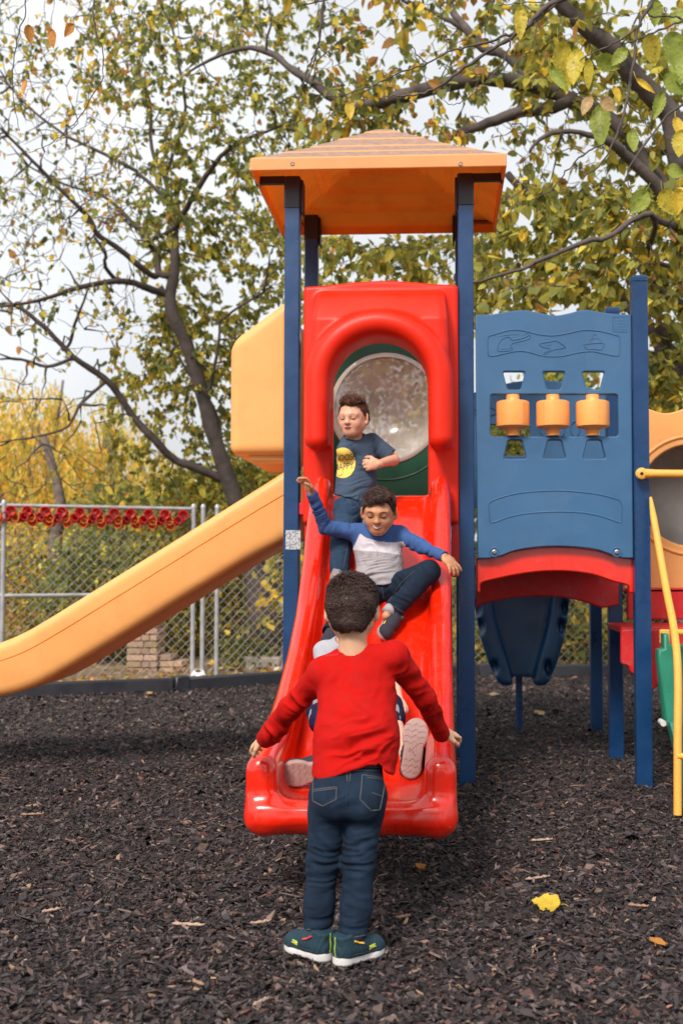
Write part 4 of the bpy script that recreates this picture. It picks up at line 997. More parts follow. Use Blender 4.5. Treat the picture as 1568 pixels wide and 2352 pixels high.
def targets(boxes):
    out = []
    for u0, u1, v0, v1, Ya, Yb_, n in boxes:
        for _ in range(n): out.append(P(RNG.uniform(u0, u1), RNG.uniform(v0, v1), RNG.uniform(Ya, Yb_)))
    return np.array(out)
def S8(pts): return [(x*.4883, y*.4883, Y) for x, y, Y in pts]
def W(pts): return np.array([P(u, v, Y) for u, v, Y in pts])
def rr(rs_, Y=14): return np.array(rs_)*Y/FPX
# left tree
TL = W([(650, 1590, 14.6), (632, 1500, 14.6), (606, 1400, 14.5), (575, 1270, 14.4)]+S8([(1100, 2340, 14.2), (1000, 2050, 14), (950, 1850, 13.9), (880, 1620, 13.8), (810, 1450, 13.7), (830, 1250, 13.8), (820, 1080, 13.9)]))
skL = [(TL, rr([66, 52, 42, 30, 21, 19, 18, 17, 16, 12, 11], 14)*.92),
 (W(S8([(820, 1080, 13.9), (900, 940, 13.6), (990, 800, 13.3), (1100, 690, 13.1), (1300, 600, 12.9), (1400, 560, 12.7)])), rr([10, 9, 8, 6, 4, 3])),
 (W(S8([(820, 1080, 13.9), (790, 930, 14.1), (770, 840, 14.3), (710, 700, 14.5), (700, 480, 14.6), (600, 250, 14.8), (520, 60, 15)])), rr([9, 8, 7, 6, 5, 4, 3])),
 (W(S8([(770, 840, 14.3), (810, 750, 14.2), (880, 500, 14.1), (850, 300, 14), (820, 130, 14), (740, 0, 14)])), rr([7, 6, 5, 5, 4, 3])),
 (W(S8([(770, 1380, 13.7), (700, 1355, 13.5), (560, 1320, 13.2), (380, 1350, 12.8), (186, 1420, 12.4), (0, 1440, 12.2)])), rr([13, 12, 9, 7, 5, 3])),
 (W(S8([(745, 1290, 13.8), (740, 1200, 14), (690, 1130, 14.2), (590, 1030, 14.4), (480, 930, 14.6), (300, 870, 14.8), (100, 760, 15)])), rr([10, 9, 8, 7, 5, 4, 3])),
 (W(S8([(700, 1290, 13.7), (560, 1190, 13.4), (440, 1110, 13.2), (400, 1030, 13.1), (260, 880, 12.9), (150, 760, 12.8), (0, 600, 12.6)])), rr([10, 9, 8, 7, 6, 5, 4])),
 (W(S8([(560, 1320, 13.3), (500, 1250, 13.1), (500, 1190, 13), (440, 1110, 12.9)])), rr([7, 6, 5, 4])),
 (W(S8([(800, 960, 14), (720, 880, 14), (600, 790, 14.1), (400, 690, 14.2), (270, 620, 14.3), (100, 480, 14.5), (0, 330, 14.6)])), rr([8, 7, 6, 5, 5, 4, 3])),
 (W(S8([(1060, 2260, 14.2), (900, 2200, 14), (820, 2170, 13.9), (720, 2070, 13.7), (620, 1950, 13.6), (560, 1860, 13.5), (490, 1780, 13.4), (340, 1680, 13.2), (170, 1520, 13), (60, 1440, 12.9), (0, 1430, 12.8)])), rr([15, 14, 13, 12, 11, 11, 10, 9, 7, 5, 4])),
 (W(S8([(330, 1690, 13.2), (220, 1720, 13.1), (100, 1690, 13), (0, 1690, 12.9)])), rr([6, 5, 4, 3])),
 (W(S8([(490, 1800, 13.4), (380, 1900, 13.1), (300, 2020, 12.9), (0, 2080, 12.6)])), rr([6, 5, 4, 2])),
 (W(S8([(980, 1850, 13.9), (1010, 1750, 13.8), (1030, 1600, 13.7), (1030, 1500, 13.7)])), rr([7, 6, 5, 4])),
 (W(S8([(1030, 2050, 14), (1000, 1900, 14.3), (860, 1700, 14.6), (780, 1500, 14.9)])), rr([7, 6, 5, 4])),
 (W(S8([(1050, 1500, 13.6), (1150, 1420, 13.5), (1280, 1340, 13.4)])), rr([4, 4, 3])),
 (W(S8([(330, 1600, 13.2), (370, 1480, 13), (410, 1370, 12.9)])), rr([5, 4, 3])),
 (W(S8([(700, 1140, 13.9), (780, 1100, 13.8), (820, 1060, 13.8)])), rr([7, 7, 7]))]
def joined(sk):
    """carries the start of every limb back to the wood it grows from"""
    out = [sk[0]]
    for pl_, rd in sk[1:]:
        dense = np.concatenate([catmull(q, 8) for q, _ in out]); i = int(np.argmin(np.linalg.norm(dense-pl_[0], axis=1))); d = np.linalg.norm(dense[i]-pl_[0])
        if .02 < d < 1.4: pl_ = np.concatenate([[dense[i]], pl_]); rd = np.concatenate([[rd[0]*1.08], rd])
        out.append((pl_, rd))
    return out
skL = joined([skL[0]]+[(q, np.array(rd)*.74) for q, rd in skL[1:]])
rl = thing('tree', TL[0]*[1, 1, 0], 'leaning tree with dark forked trunk and yellow green leaves left of the tower', 'tree')
tg = targets([(-120, 330, 0, 520, 11.5, 15.5, 760), (200, 720, 0, 560, 12, 16, 760), (330, 720, 480, 900, 13.7, 16, 620), (-120, 330, 400, 760, 11.8, 15, 520), (250, 640, 720, 1180, 14.2, 16, 460), (-100, 300, 760, 1160, 12, 15, 150), (-120, 700, -160, 0, 12, 16, 160)])
tw = grow(skL, tg)
def denL(p):
    u, v = uvof(p)
    if u < 330 and 250 < v < 800: return 1.1
    if u < 200: return 2.0 if v < 250 else .9
    if v > 760: return 8 if u > 230 else 1.0
    return 8.2 if u > 330 else 4.6
def colL(p):
    u, v = uvof(p); n = len(p); w_ = np.empty((n, 6)); w_[:] = (2.6, 3.6, 2.6, 1.4, .7, .4)
    w_[v > 520] = (1.6, 3, 3.2, 2.2, .8, .15); w_[u < 300] = (1.5, 2, 1.5, 1.5, 1.5, 1.2); w_[v > 850] = (1, 3, 3.5, 2.8, 1.0, .1); return leafcol(n, w_)
nL = build_tree(rl, skL, tw, M['barklow'], denL, .078, colL, 8, .0075)
# right tree: trunk just outside the picture, limbs reach over the tower
def S4(pts): return [(679.7+.5665*x, .5665*y, Y) for x, y, Y in pts]
def r9(a, Y=9.5): return np.array(a)*Y/FPX
TRt = W([(1840, 1700, 10.4), (1800, 1300, 10.3), (1730, 1000, 10.2), (1650, 760, 10.1), (1600, 560, 10), (1570, 400, 9.9)])
skR = [(TRt, r9([70, 60, 50, 42, 38, 34], 10)),
 (W([(1570, 400, 9.9), (1546, 272, 9.8), (1510, 215, 9.7), (1461, 170, 9.6), (1420, 110, 9.5), (1365, 68, 9.4), (1291, 10, 9.3), (1230, -60, 9.2)]), r9([30, 27, 25, 24, 22, 20, 17, 13])),
 (W([(1600, 560, 10), (1500, 400, 10.1)]+S4([(1260, 480, 10.2), (1110, 410, 10.3), (980, 360, 10.4), (870, 335, 10.4), (700, 332, 10.3), (500, 372, 10.2), (360, 405, 10.2), (230, 440, 10.2), (150, 410, 10.2), (60, 350, 10.2), (-20, 290, 10.3), (-120, 210, 10.4), (-250, 200, 10.5), (-430, 290, 10.6)])), r9([18, 18, 18, 18, 20, 19, 18, 17, 17, 15, 13, 11, 9, 8, 6, 3])),
 (W(S4([(1110, 410, 10.3), (1040, 440, 10.2), (900, 455, 10.1), (780, 490, 10.1), (690, 515, 10.1), (600, 570, 10.2), (480, 640, 10.3)])), r9([14, 14, 14, 13, 10, 5, 3])),
 (W(S4([(1000, 360, 10.3), (920, 290, 10.4), (840, 215, 10.6), (760, 190, 10.7), (700, 130, 10.8), (640, 60, 11), (610, -30, 11.1)])), r9([12, 12, 11, 12, 12, 10, 8])),
 (W(S4([(700, 130, 10.8), (620, 80, 10.9), (530, 40, 11), (430, 0, 11.1)])), r9([8, 7, 6, 5])),
 (W(S4([(730, 170, 10.8), (760, 80, 10.9), (800, 0, 11)])), r9([7, 7, 6])),
 (W([(1600, 560, 10), (1540, 470, 9.8), (1450, 365, 9.6), (1400, 322, 9.4), (1330, 300, 9.3), (1250, 310, 9.2), (1215, 350, 9.2)]), r9([18, 17, 13, 11, 6, 5, 3])),
 (W([(1650, 760, 10.1), (1560, 700, 10.0), (1490, 640, 10.2), (1440, 560, 10.4), (1395, 480, 10.6), (1330, 450, 10.8), (1250, 470, 11), (1165, 400, 11.2)]), r9([14, 13, 12, 10, 10, 9, 12, 10])),
 (W([(1730, 1000, 10.2), (1620, 900, 10.2), (1540, 840, 10.2), (1490, 750, 10.3), (1440, 700, 10.4), (1390, 620, 10.5), (1345, 550, 10.6)]), r9([26, 24, 22, 15, 12, 9, 8])),
 (W([(1560, 830, 10.2), (1530, 770, 10.1), (1500, 700, 10.0), (1480, 600, 9.9)]), r9([9, 8, 7, 6])),
 (W([(1620, 640, 9.6), (1540, 610, 9.5), (1480, 590, 9.4)]), r9([8, 6, 5])),
 (W([(1500, 500, 8.3), (1455, 500, 8.3), (1390, 545, 8.2), (1340, 560, 8.2), (1250, 590, 8.1), (1200, 615, 8.1), (1080, 650, 8.0)]), r9([7, 7, 6, 6, 5, 4, 3], 8.2)),
 (W([(1600, 560, 10), (1560, 530, 9.2), (1500, 500, 8.3)]), r9([10, 8, 7], 9))]
skR = joined(skR)
rt = thing('tree', TRt[0]*[1, 1, 0], 'large tree at right with thick dark limbs reaching over the roof', 'tree')
tg = targets([(1080, 1680, 420, 720, 8.6, 11.2, 620), (1180, 1700, 60, 470, 9.9, 12, 560), (720, 1200, -60, 330, 9.6, 11.8, 430), (700, 1120, 540, 760, 10.5, 12.5, 300), (1180, 1350, 0, 200, 9, 11, 60), (1480, 1700, 700, 950, 9.3, 10.6, 110), (600, 1200, -200, 0, 9.6, 11.5, 120), (1200, 1900, -300, 60, 8.8, 11, 200), (680, 900, 200, 300, 9.8, 11, 60)])
tw = grow(skR, tg)
def denR(p):
    u, v = uvof(p)
    if 1080 < u < 1400 and 250 < v < 430: return 1.5
    if u < 1000 and v > 500: return 7
    if u < 1200 and v < 330: return 3.6
    return 7.2 if u > 1100 else 5.5
def colR(p):
    u, v = uvof(p); n = len(p); w_ = np.empty((n, 6)); w_[:] = (.6, 2.6, 4.2, 3.2, .9, .3); w_[(u < 1200) & (v < 330)] = (2.2, 3, 1.6, 1.1, 1.6, 1.1); return leafcol(n, w_)
nR = build_tree(rt, skR, tw, M['barkdk'], denR, .092, colR, 10, .006)
print('LEAVES', nL, nR)

# low branch hanging into the picture close to the camera, with its big spotted leaves
def fr(a): return np.array(a)*4.0/FPX
fb = [[(1700, -120, 4.3), (1520, -60, 4.1)]+S4([(1060, 0, 4), (930, 110, 4), (800, 195, 4), (660, 290, 4), (540, 372, 4), (440, 388, 4), (360, 390, 4)]),
      S4([(1075, -10, 4), (1000, 60, 4), (920, 120, 4), (830, 155, 4), (700, 190, 4), (630, 205, 4), (530, 258, 4), (430, 290, 4), (300, 350, 4), (200, 380, 4), (95, 402, 4)]),
      S4([(1450, -60, 3.9), (1440, 10, 3.9), (1380, 120, 3.9), (1370, 240, 3.9), (1340, 400, 3.9), (1310, 520, 3.9), (1250, 640, 3.9), (1170, 720, 3.9)]),
      S4([(1568, 75, 3.9), (1500, 68, 3.9), (1440, 70, 3.9), (1420, 40, 3.9)]), S4([(1400, 100, 3.9), (1330, 150, 3.9), (1250, 190, 3.9), (1150, 242, 3.9)]),
      S4([(870, 165, 4), (850, 230, 4), (800, 300, 4), (720, 380, 4), (640, 425, 4), (600, 410, 4)]), S4([(1660, 0, 3.8), (1600, 60, 3.8), (1568, 85, 3.8), (1450, 130, 3.8), (1330, 180, 3.8)]),
      S4([(330, -60, 4.2), (240, -10, 4.2), (120, 0, 4.2), (30, 20, 4.2)]), S4([(140, -80, 4.2), (115, 0, 4.2), (95, 120, 4.2), (90, 190, 4.2), (50, 270, 4.2), (28, 350, 4.2)]), S4([(95, 190, 4.2), (140, 240, 4.2), (165, 310, 4.2)]),
      [(1386, 330, 3.9), (1344, 353, 3.9), (1300, 395, 3.9), (1270, 430, 3.9), (1262, 440, 3.9), (1220, 458, 3.9)], [(1344, 353, 3.9), (1310, 342, 3.9), (1275, 350, 3.9), (1255, 338, 3.9)],
      [(1700, 250, 3.8), (1568, 240, 3.8), (1480, 330, 3.8), (1440, 400, 3.8), (1450, 440, 3.8)], S4([(1335, 410, 3.9), (1400, 480, 3.9), (1450, 560, 3.9), (1510, 640, 3.9)]),
      S4([(640, 295, 4), (600, 260, 4), (580, 280, 4)]), S4([(530, 255, 4), (490, 220, 4), (465, 185, 4)]), S4([(960, 100, 4), (1000, 10, 4), (900, 15, 4), (820, 20, 4)]), S4([(980, 60, 4), (960, 180, 4), (930, 220, 4), (890, 262, 4)])]
fbr = [[15, 13, 12, 10, 8, 7, 5, 4, 2], [8, 7, 7, 6, 5, 4, 4, 3, 3, 2, 1.5], [9, 8, 7, 7, 6, 5, 4, 3], [4, 4, 4, 4], [4, 4, 3, 2.5], [4, 3, 3, 2, 2, 1.5], [5, 5, 5, 4, 3], [5, 4, 4, 3], [6, 5, 5, 5, 4, 3], [3, 2, 2], [4, 4, 3, 3, 2, 2], [3, 2, 2, 2], [6, 5, 4, 3, 2], [4, 3, 3, 2], [3, 2, 2], [3, 3, 2], [3, 3, 2, 2], [3, 2.5, 2, 2]]
fb += [[(255, -120, 6.2), (215, 10, 6.0), (222, 70, 6.0), (236, 120, 6.0), (238, 178, 6.0)], [(236, 178, 6.0), (190, 260, 6.0), (130, 320, 6.1), (70, 350, 6.2)], [(30, -100, 6.0), (60, 10, 6.0), (40, 90, 6.0), (30, 200, 6.1), (45, 300, 6.2)], [(750, -60, 4.6), (742, 40, 4.6), (728, 120, 4.6), (700, 200, 4.7)]]; fbr += [[6, 5, 4, 3, 2], [3, 2.5, 2, 1.5], [4, 3, 3, 2, 1.5], [5, 4, 3, 2]]
mb = MB()
for pl_, rd in zip(fb[:-4], fbr[:-4]):
    q = catmull(W(pl_), 6); r = np.interp(np.linspace(0, 1, len(q)), np.linspace(0, 1, len(rd)), fr(rd))*.5; jig = RNG.normal(size=(len(q), 3))*.0022; r = r*(1+.35*(np.arange(len(r)) % 5 == 2)); mb.tube(q+jig, r, 7)
conn = catmull([TRt[3], TRt[3]+np.array([-.1, -2.2, 1.2]), W([(1900, -300, 6.0)])[0], W([(1700, -120, 4.3)])[0]], 8); mb.tube(conn, np.linspace(.09, .012, len(conn)), 8)
for e in (fb[2][0], fb[6][0], fb[7][0], fb[8][0], fb[12][0]):
    q = catmull([P(*e), P(e[0]+150, e[1]-200, e[2]+.8), conn[-6]], 6); mb.tube(q, np.linspace(.008, .02, len(q)), 6)
fbo = mb.build('low_branch', M['barkdk'], rt, True)
for pl_, rd in zip(fb[-4:], fbr[-4:]):
    mb = MB(); q = catmull(W(pl_), 6); mb.tube(q+RNG.normal(size=(len(q), 3))*.003, np.interp(np.linspace(0, 1, len(q)), np.linspace(0, 1, len(rd)), np.array(rd)*pl_[0][2]/FPX)*.5, 6); mb.build('hanging_twig', M['barkdk'], rt, True)
FL = [(1195, 30, 62, -1.6, 'y', .45), (1285, 120, 92, -1.35, 'y', .6), (1270, 165, 60, -1.0, 'g', .4), (1325, 130, 70, -1.75, 'y', .55), (1490, 92, 58, -1.3, 'y', .75), (1545, 90, 66, -1.5, 'g', .9), (1378, 262, 84, -1.6, 'g', .5), (1352, 150, 52, -1.6, 'y', .4), (1385, 233, 36, -.6, 'r', .8), (1515, 225, 60, -1.9, 'g', .45), (1568, 310, 50, -1.8, 'y', .8), (1530, 185, 56, -.5, 'g', .8), (1545, 45, 60, .1, 'g', .6), (1468, 188, 44, -.7, 'yy', .3), (1378, 138, 50, -.3, 'g', .7), (802, 242, 34, -1.5, 'yy', .6),
      (1476, 450, 54, -2.2, 'g', .75), (1524, 447, 50, -1.1, 'y', .8), (1536, 390, 38, -.3, 'g', .8), (1552, 280, 44, -1.4, 'yy', .6), (1500, 10, 50, -1.5, 'g', .7), (1432, 120, 40, -2.4, 'g', .7), (1560, 140, 60, -1.6, 'g', .7), (1410, 205, 30, -1.2, 'yy', .7), (1558, 445, 46, -1.6, 'yy', .6), (1352, 230, 40, -2.0, 'r', .6), (1450, 310, 42, -1.5, 'g', .6), (66, 65, 34, -1.5, 'o', .6), (120, 75, 36, -1.5, 'o', .6), (60, 190, 30, -1.7, 'o', .5), (165, 60, 30, -2.2, 'o', .6)]
for i, (u, v, L_, an, mk, wd) in enumerate(FL):
    Y = 3.95+.12*math.sin(i*2.3); b = P(u, v, Y) if u > 200 else P(u, v, 5.2); Y = Y if u > 200 else 5.2; d = np.array([math.cos(an), .25*math.sin(i*1.9), math.sin(an)]); Lm = px(L_, Y)*1.15
    V, F = big_leaf(b-d*Lm*.1, d, (.5*math.sin(i*1.7), -1, .35*math.cos(i*1.1)), Lm, .10, i, wd/.84)
    mb = MB(); mb.add(V, F); mb.tube(catmull([b-d*Lm*.1, b-d*Lm*.25+np.array([0, 0, .006]), b-d*Lm*.42+np.array([.004, 0, .018])], 4), .0012, 5, cap=False); mb.build('leaf', ML[mk], fbo, True)

# ------------------------------------------------------------------ background vegetation beyond the fence
def cloud_plant(name, u, v0, v1, w_, Y, n, ls, pal, label, cat='shrub', group='shrubs beyond the fence', stems=9, dep=1.2, thin=.0, clump=14):
    """loose bush: leaves gathered in clumps round bent stems"""
    base = P(u, 1500, Y)*[1, 1, 0]+np.array([0, 0, -.08]); t = thing(name, base, label, cat, group)
    zt = P(u, v0, Y)[2]; zb = max(P(u, v1, Y)[2], 0); hw_ = px(w_/2, Y); mb = MB(); tips = []
    for k in range(stems):
        a = RNG.uniform(-1, 1); b = RNG.uniform(-1, 1); tip = base+np.array([a*hw_*.8, b*dep*.6, (zt+.08)*RNG.uniform(.65, 1)]); mid = base+(tip-base)*.5+np.array([a*hw_*.1+RNG.normal()*.08, 0, .1])
        q = catmull([base+np.array([a*hw_*.35, b*.2, 0]), mid, tip], 4); mb.tube(q, np.linspace(.022, .006, len(q)), 5); tips.append(q)
        for _ in range(5):
            i = RNG.integers(3, len(q)); e = q[i]+RNG.normal(size=3)*[hw_*.35, dep*.3, .35]; q2 = catmull([q[i], (q[i]+e)/2+RNG.normal(size=3)*.05, e], 3); mb.tube(q2, np.linspace(.008, .003, len(q2)), 4); tips.append(q2)
    mb.build('stems', M['bark'], t, True)
    nc = max(10, n//clump); cc = np.stack([RNG.uniform(-1, 1, nc), RNG.uniform(-1, 1, nc), RNG.random(nc)], -1); sh = np.sqrt(np.clip(1-(cc[:, 2]*2-1)**2*.55, .1, 1))
    cen = base+np.stack([cc[:, 0]*hw_*sh, cc[:, 1]*dep*sh, .08+zb+(zt-zb)*cc[:, 2]*(1-.25*np.abs(cc[:, 0]))], -1); k = RNG.integers(0, nc, n)
    Lp = cen[k]+RNG.normal(size=(n, 3))*[.16, .16, .13]; Lp[:, 2] = np.maximum(Lp[:, 2], .0)
    cl = leafcol(n, pal)*np.exp(RNG.normal(0, .25, nc))[k][:, None]
    leaves_mesh('foliage', Lp, RNG.normal(size=(n, 3))+[0, 0, -.4], RNG.normal(size=(n, 3))+[0, -.6, .8], ls*np.exp(RNG.normal(0, .25, n)), cl, t); return t
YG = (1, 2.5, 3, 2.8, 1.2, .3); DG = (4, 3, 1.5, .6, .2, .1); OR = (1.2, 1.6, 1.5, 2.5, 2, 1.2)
cloud_plant('shrub', -60, 1225, 1570, 300, 15.2, 2800, .075, OR, 'olive and tan shrub at the left edge behind the cup-decorated fence')
cloud_plant('shrub', 130, 1200, 1575, 230, 16.5, 3200, .075, OR, 'thin yellowing shrub behind the left post of the cup-decorated fence')
cloud_plant('shrub', 235, 1215, 1480, 220, 15.2, 4200, .075, DG, 'dark green shrub behind the middle of the cup-decorated fence')
cloud_plant('shrub', 370, 1200, 1560, 230, 16.0, 4200, .08, YG, 'yellow green shrub right of the brick pillar')
cloud_plant('shrub', 500, 1190, 1560, 150, 16.8, 3000, .08, YG, 'yellow shrub between the fence post and the thick trunk')
cloud_plant('shrub', 648, 1285, 1400, 60, 13.95, 110, .12, (0, 1, 2, 4, 2.5, 0), 'bright yellow leafy sprig hanging in front of the thick trunk', stems=4, dep=.2)
cloud_plant('shrub', 575, 1470, 1550, 90, 14.1, 600, .07, DG, 'low green shrub at the foot of the thick trunk', stems=5, dep=.3)
cloud_plant('shrub', 1130, 1400, 1545, 180, 15.5, 1600, .09, YG, 'yellow green shrub seen left of the blue climber under the bridge')
cloud_plant('shrub', 1330, 1380, 1545, 230, 15.4, 1900, .10, (2.5, 2, 2, 3, .6, .1), 'yellow leafed shrub behind the wire right of the blue climber')
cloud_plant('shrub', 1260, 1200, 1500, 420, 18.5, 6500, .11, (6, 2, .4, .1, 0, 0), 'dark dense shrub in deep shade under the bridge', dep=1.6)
cloud_plant('evergreen_bush', 1560, 760, 1500, 330, 17.5, 9500, .12, (7, 2, .3, .05, 0, 0), 'dark evergreen standing behind the orange window panel', 'evergreen', None, 9, 1.8)
cloud_plant('shrub', 1570, 850, 960, 150, 11.5, 330, .12, (1, 3, 3, 1.5, .3, 0), 'light green leaf sprays in front of the dark evergreen', stems=4, dep=.4)
cloud_plant('shrub', 560, 1050, 1240, 330, 16.5, 4800, .09, (1, 2.6, 3.2, 2.8, .8, .1), 'tall yellow green bush behind the orange slide', stems=12)
cloud_plant('shrub', 300, 1130, 1230, 260, 17.5, 2600, .09, (2, 3, 2.5, 1.6, 1, .4), 'tall olive bush rising over the middle of the cup-decorated fence', stems=10)
# feathery yellow willows far off
def willow(u, v0, w_, Y, n, label):
    t = thing('willow_tree', P(u, 1330, Y)*[1, 1, 0], label, 'tree', 'far yellow willows'); base = P(u, 1330, Y)*[1, 1, 0]; zt = P(u, v0, Y)[2]; hw_ = px(w_/2, Y); mb = MB()
    for k in range(9):
        tip = base+np.array([RNG.uniform(-1, 1)*hw_*.7, RNG.normal()*1.0, zt*RNG.uniform(.7, .95)]); q = catmull([base, base+(tip-base)*.45+RNG.normal(size=3)*.3*[1, 1, 0], tip], 5); mb.tube(q, np.linspace(.12, .03, len(q)), 6)
    mb.build('trunk', M['bark'], t, True)
    ns_ = n//26; Lp = []; D_ = []
    for k in range(ns_):
        a = RNG.uniform(-1, 1); s = base+np.array([a*hw_, RNG.normal()*1.6, zt*(1-.35*a*a)*RNG.uniform(.35, 1)]); ln = RNG.uniform(.8, 2.0); tt = np.linspace(0, 1, 26)[:, None]; sw = RNG.normal()*.35
        Lp.append(s+np.concatenate([tt*sw+RNG.normal(size=(26, 1))*.06, RNG.normal(size=(26, 1))*.06, -tt*ln], 1)); D_.append(np.repeat([[sw, 0, -ln]], 26, 0))
    Lp = np.concatenate(Lp); D_ = np.concatenate(D_)+RNG.normal(size=Lp.shape)*.5; Lp[:, 2] = np.maximum(Lp[:, 2], .1); m_ = len(Lp)
    PALw = np.array([(.72, .60, .12), (.85, .62, .12), (.90, .56, .13), (.50, .48, .10)])
    leaves_mesh('crown', Lp, D_, RNG.normal(size=(m_, 3))+[0, -.5, .8], .15*np.exp(RNG.normal(0, .2, m_)), PALw[RNG.integers(0, 4, m_)]*np.exp(RNG.normal(0, .2, m_))[:, None], t, wide=.35)
willow(60, 840, 330, 27, 16000, 'feathery yellow willow far off at the left edge')
willow(-190, 830, 330, 28, 9000, 'feathery yellow willow mostly beyond the left edge')
willow(250, 900, 300, 30, 9000, 'pale yellow willow far off, right of the fullest one')
willow(430, 1030, 260, 29, 6000, 'low yellow willow far off behind the leaning trunk')
cloud_plant('shrub', 1290, 830, 1300, 470, 16.5, 8000, .11, (4, 3, 2, 1.2, .4, .1), 'tall leafy green thicket seen through the openings of the blue panel', 'shrub', 'shrubs beyond the fence', 14, 1.6)
cloud_plant('young_tree', 880, 760, 1240, 330, 17, 3200, .10, (2.5, 3, 2.5, 1.5, 1, .5), 'leafy young tree seen through the round clear window', 'tree', None, 12, 1.5)
# trees standing behind the camera, mirrored in the glossy plastic and the clear window
for i, (x, y) in enumerate(((-4.5, -7.5), (.8, -9.5), (5.5, -7.0))):
    t = thing('tree', (x, y, 0), ['leafy tree behind the camera at left', 'leafy tree straight behind the camera', 'leafy tree behind the camera at right'][i], 'tree', 'trees behind the camera, seen only as reflections'); base = np.array([x, y, 0.])
    mb = MB(); q = catmull([base, base+[.15, 0, 1.6], base+[-.1, .1, 3.0], base+[.2, 0, 5.2]], 5); mb.tube(q, np.linspace(.2, .06, len(q)), 8)
    for k in range(9):
        a = k*2.4; e = base+np.array([1.7*math.cos(a), 1.7*math.sin(a), 3.6+1.8*RNG.random()]); mb.tube(catmull([base+[0, 0, 2.2+.2*k], (base+[0, 0, 3.2]+e)/2, e], 4), np.linspace(.07, .02, 9), 5)
    mb.build('trunk', M['bark'], t, True); n = 5000; k = RNG.normal(size=(170, 3)); k /= np.linalg.norm(k, axis=1)[:, None]; cen = base+[0, 0, 4.2]+k*RNG.uniform(.5, 1, (170, 1))*[2.3, 2.0, 1.9]
    Lp = cen[RNG.integers(0, 170, n)]+RNG.normal(size=(n, 3))*.2; leaves_mesh('crown', Lp, RNG.normal(size=(n, 3)), RNG.normal(size=(n, 3)), .13*np.exp(RNG.normal(0, .2, n)), leafcol(n, (1, 2, 2, 2, 1.5, .6)), t)
# thin tree trunk left of the leaning tree, behind the fence
q = catmull([P(126, 1540, 15.6), P(130, 1400, 15.6), P(128, 1250, 15.5), P(140, 1150, 15.4), P(100, 1000, 15.4)], 5); q[0][2] = -.1
mb = MB(); mb.tube(q, np.linspace(.13, .05, len(q)), 10); o = mb.build('bare_trunk', M['bark'], None, True, loc=q[0]); tag(o, 'slim grey trunk behind the left part of the cup-decorated fence', 'tree')
# far tree line closing the horizon
n = 30000; a = RNG.uniform(-1, 1, n); Lp = np.stack([a*46+4, RNG.uniform(40, 50, n), RNG.random(n)**1.2*(2.1+.9*np.sin(a*21)+.6*np.sin(a*47))], -1)
leaves_mesh('tree_line', Lp, RNG.normal(size=(n, 3)), RNG.normal(size=(n, 3))+[0, -.6, .8], .42*np.exp(RNG.normal(0, .25, n)), leafcol(n, (2, 3, 2.5, 2, 1.6, .8)), None, loc=(0, 45, 0)); tag(bpy.data.objects['tree_line'], 'far autumn hedge line beyond the field', kind='stuff')
# leaf litter behind the border
n = 9000; s = RNG.random(n); xx = RNG.uniform(-7, 7, n); yb_ = border_y(xx); yy = yb_+.08+RNG.exponential(1.0, n)
Lp = np.stack([xx, yy, -.02+RNG.uniform(0, .03, n)], -1); LC = np.array([(.55, .36, .2), (.45, .22, .09), (.6, .5, .38), (.5, .38, .08)])[RNG.integers(0, 4, n)]*np.exp(RNG.normal(0, .3, n))[:, None]
leaves_mesh('leaf_litter', Lp, RNG.normal(size=(n, 3))*[1, 1, .25], RNG.normal(size=(n, 3))*.5+[0, 0, 1], .075*np.exp(RNG.normal(0, .3, n)), LC, None, loc=(0, 13, 0)); tag(bpy.data.objects['leaf_litter'], 'dry fallen leaves along the foot of the fence', kind='stuff')

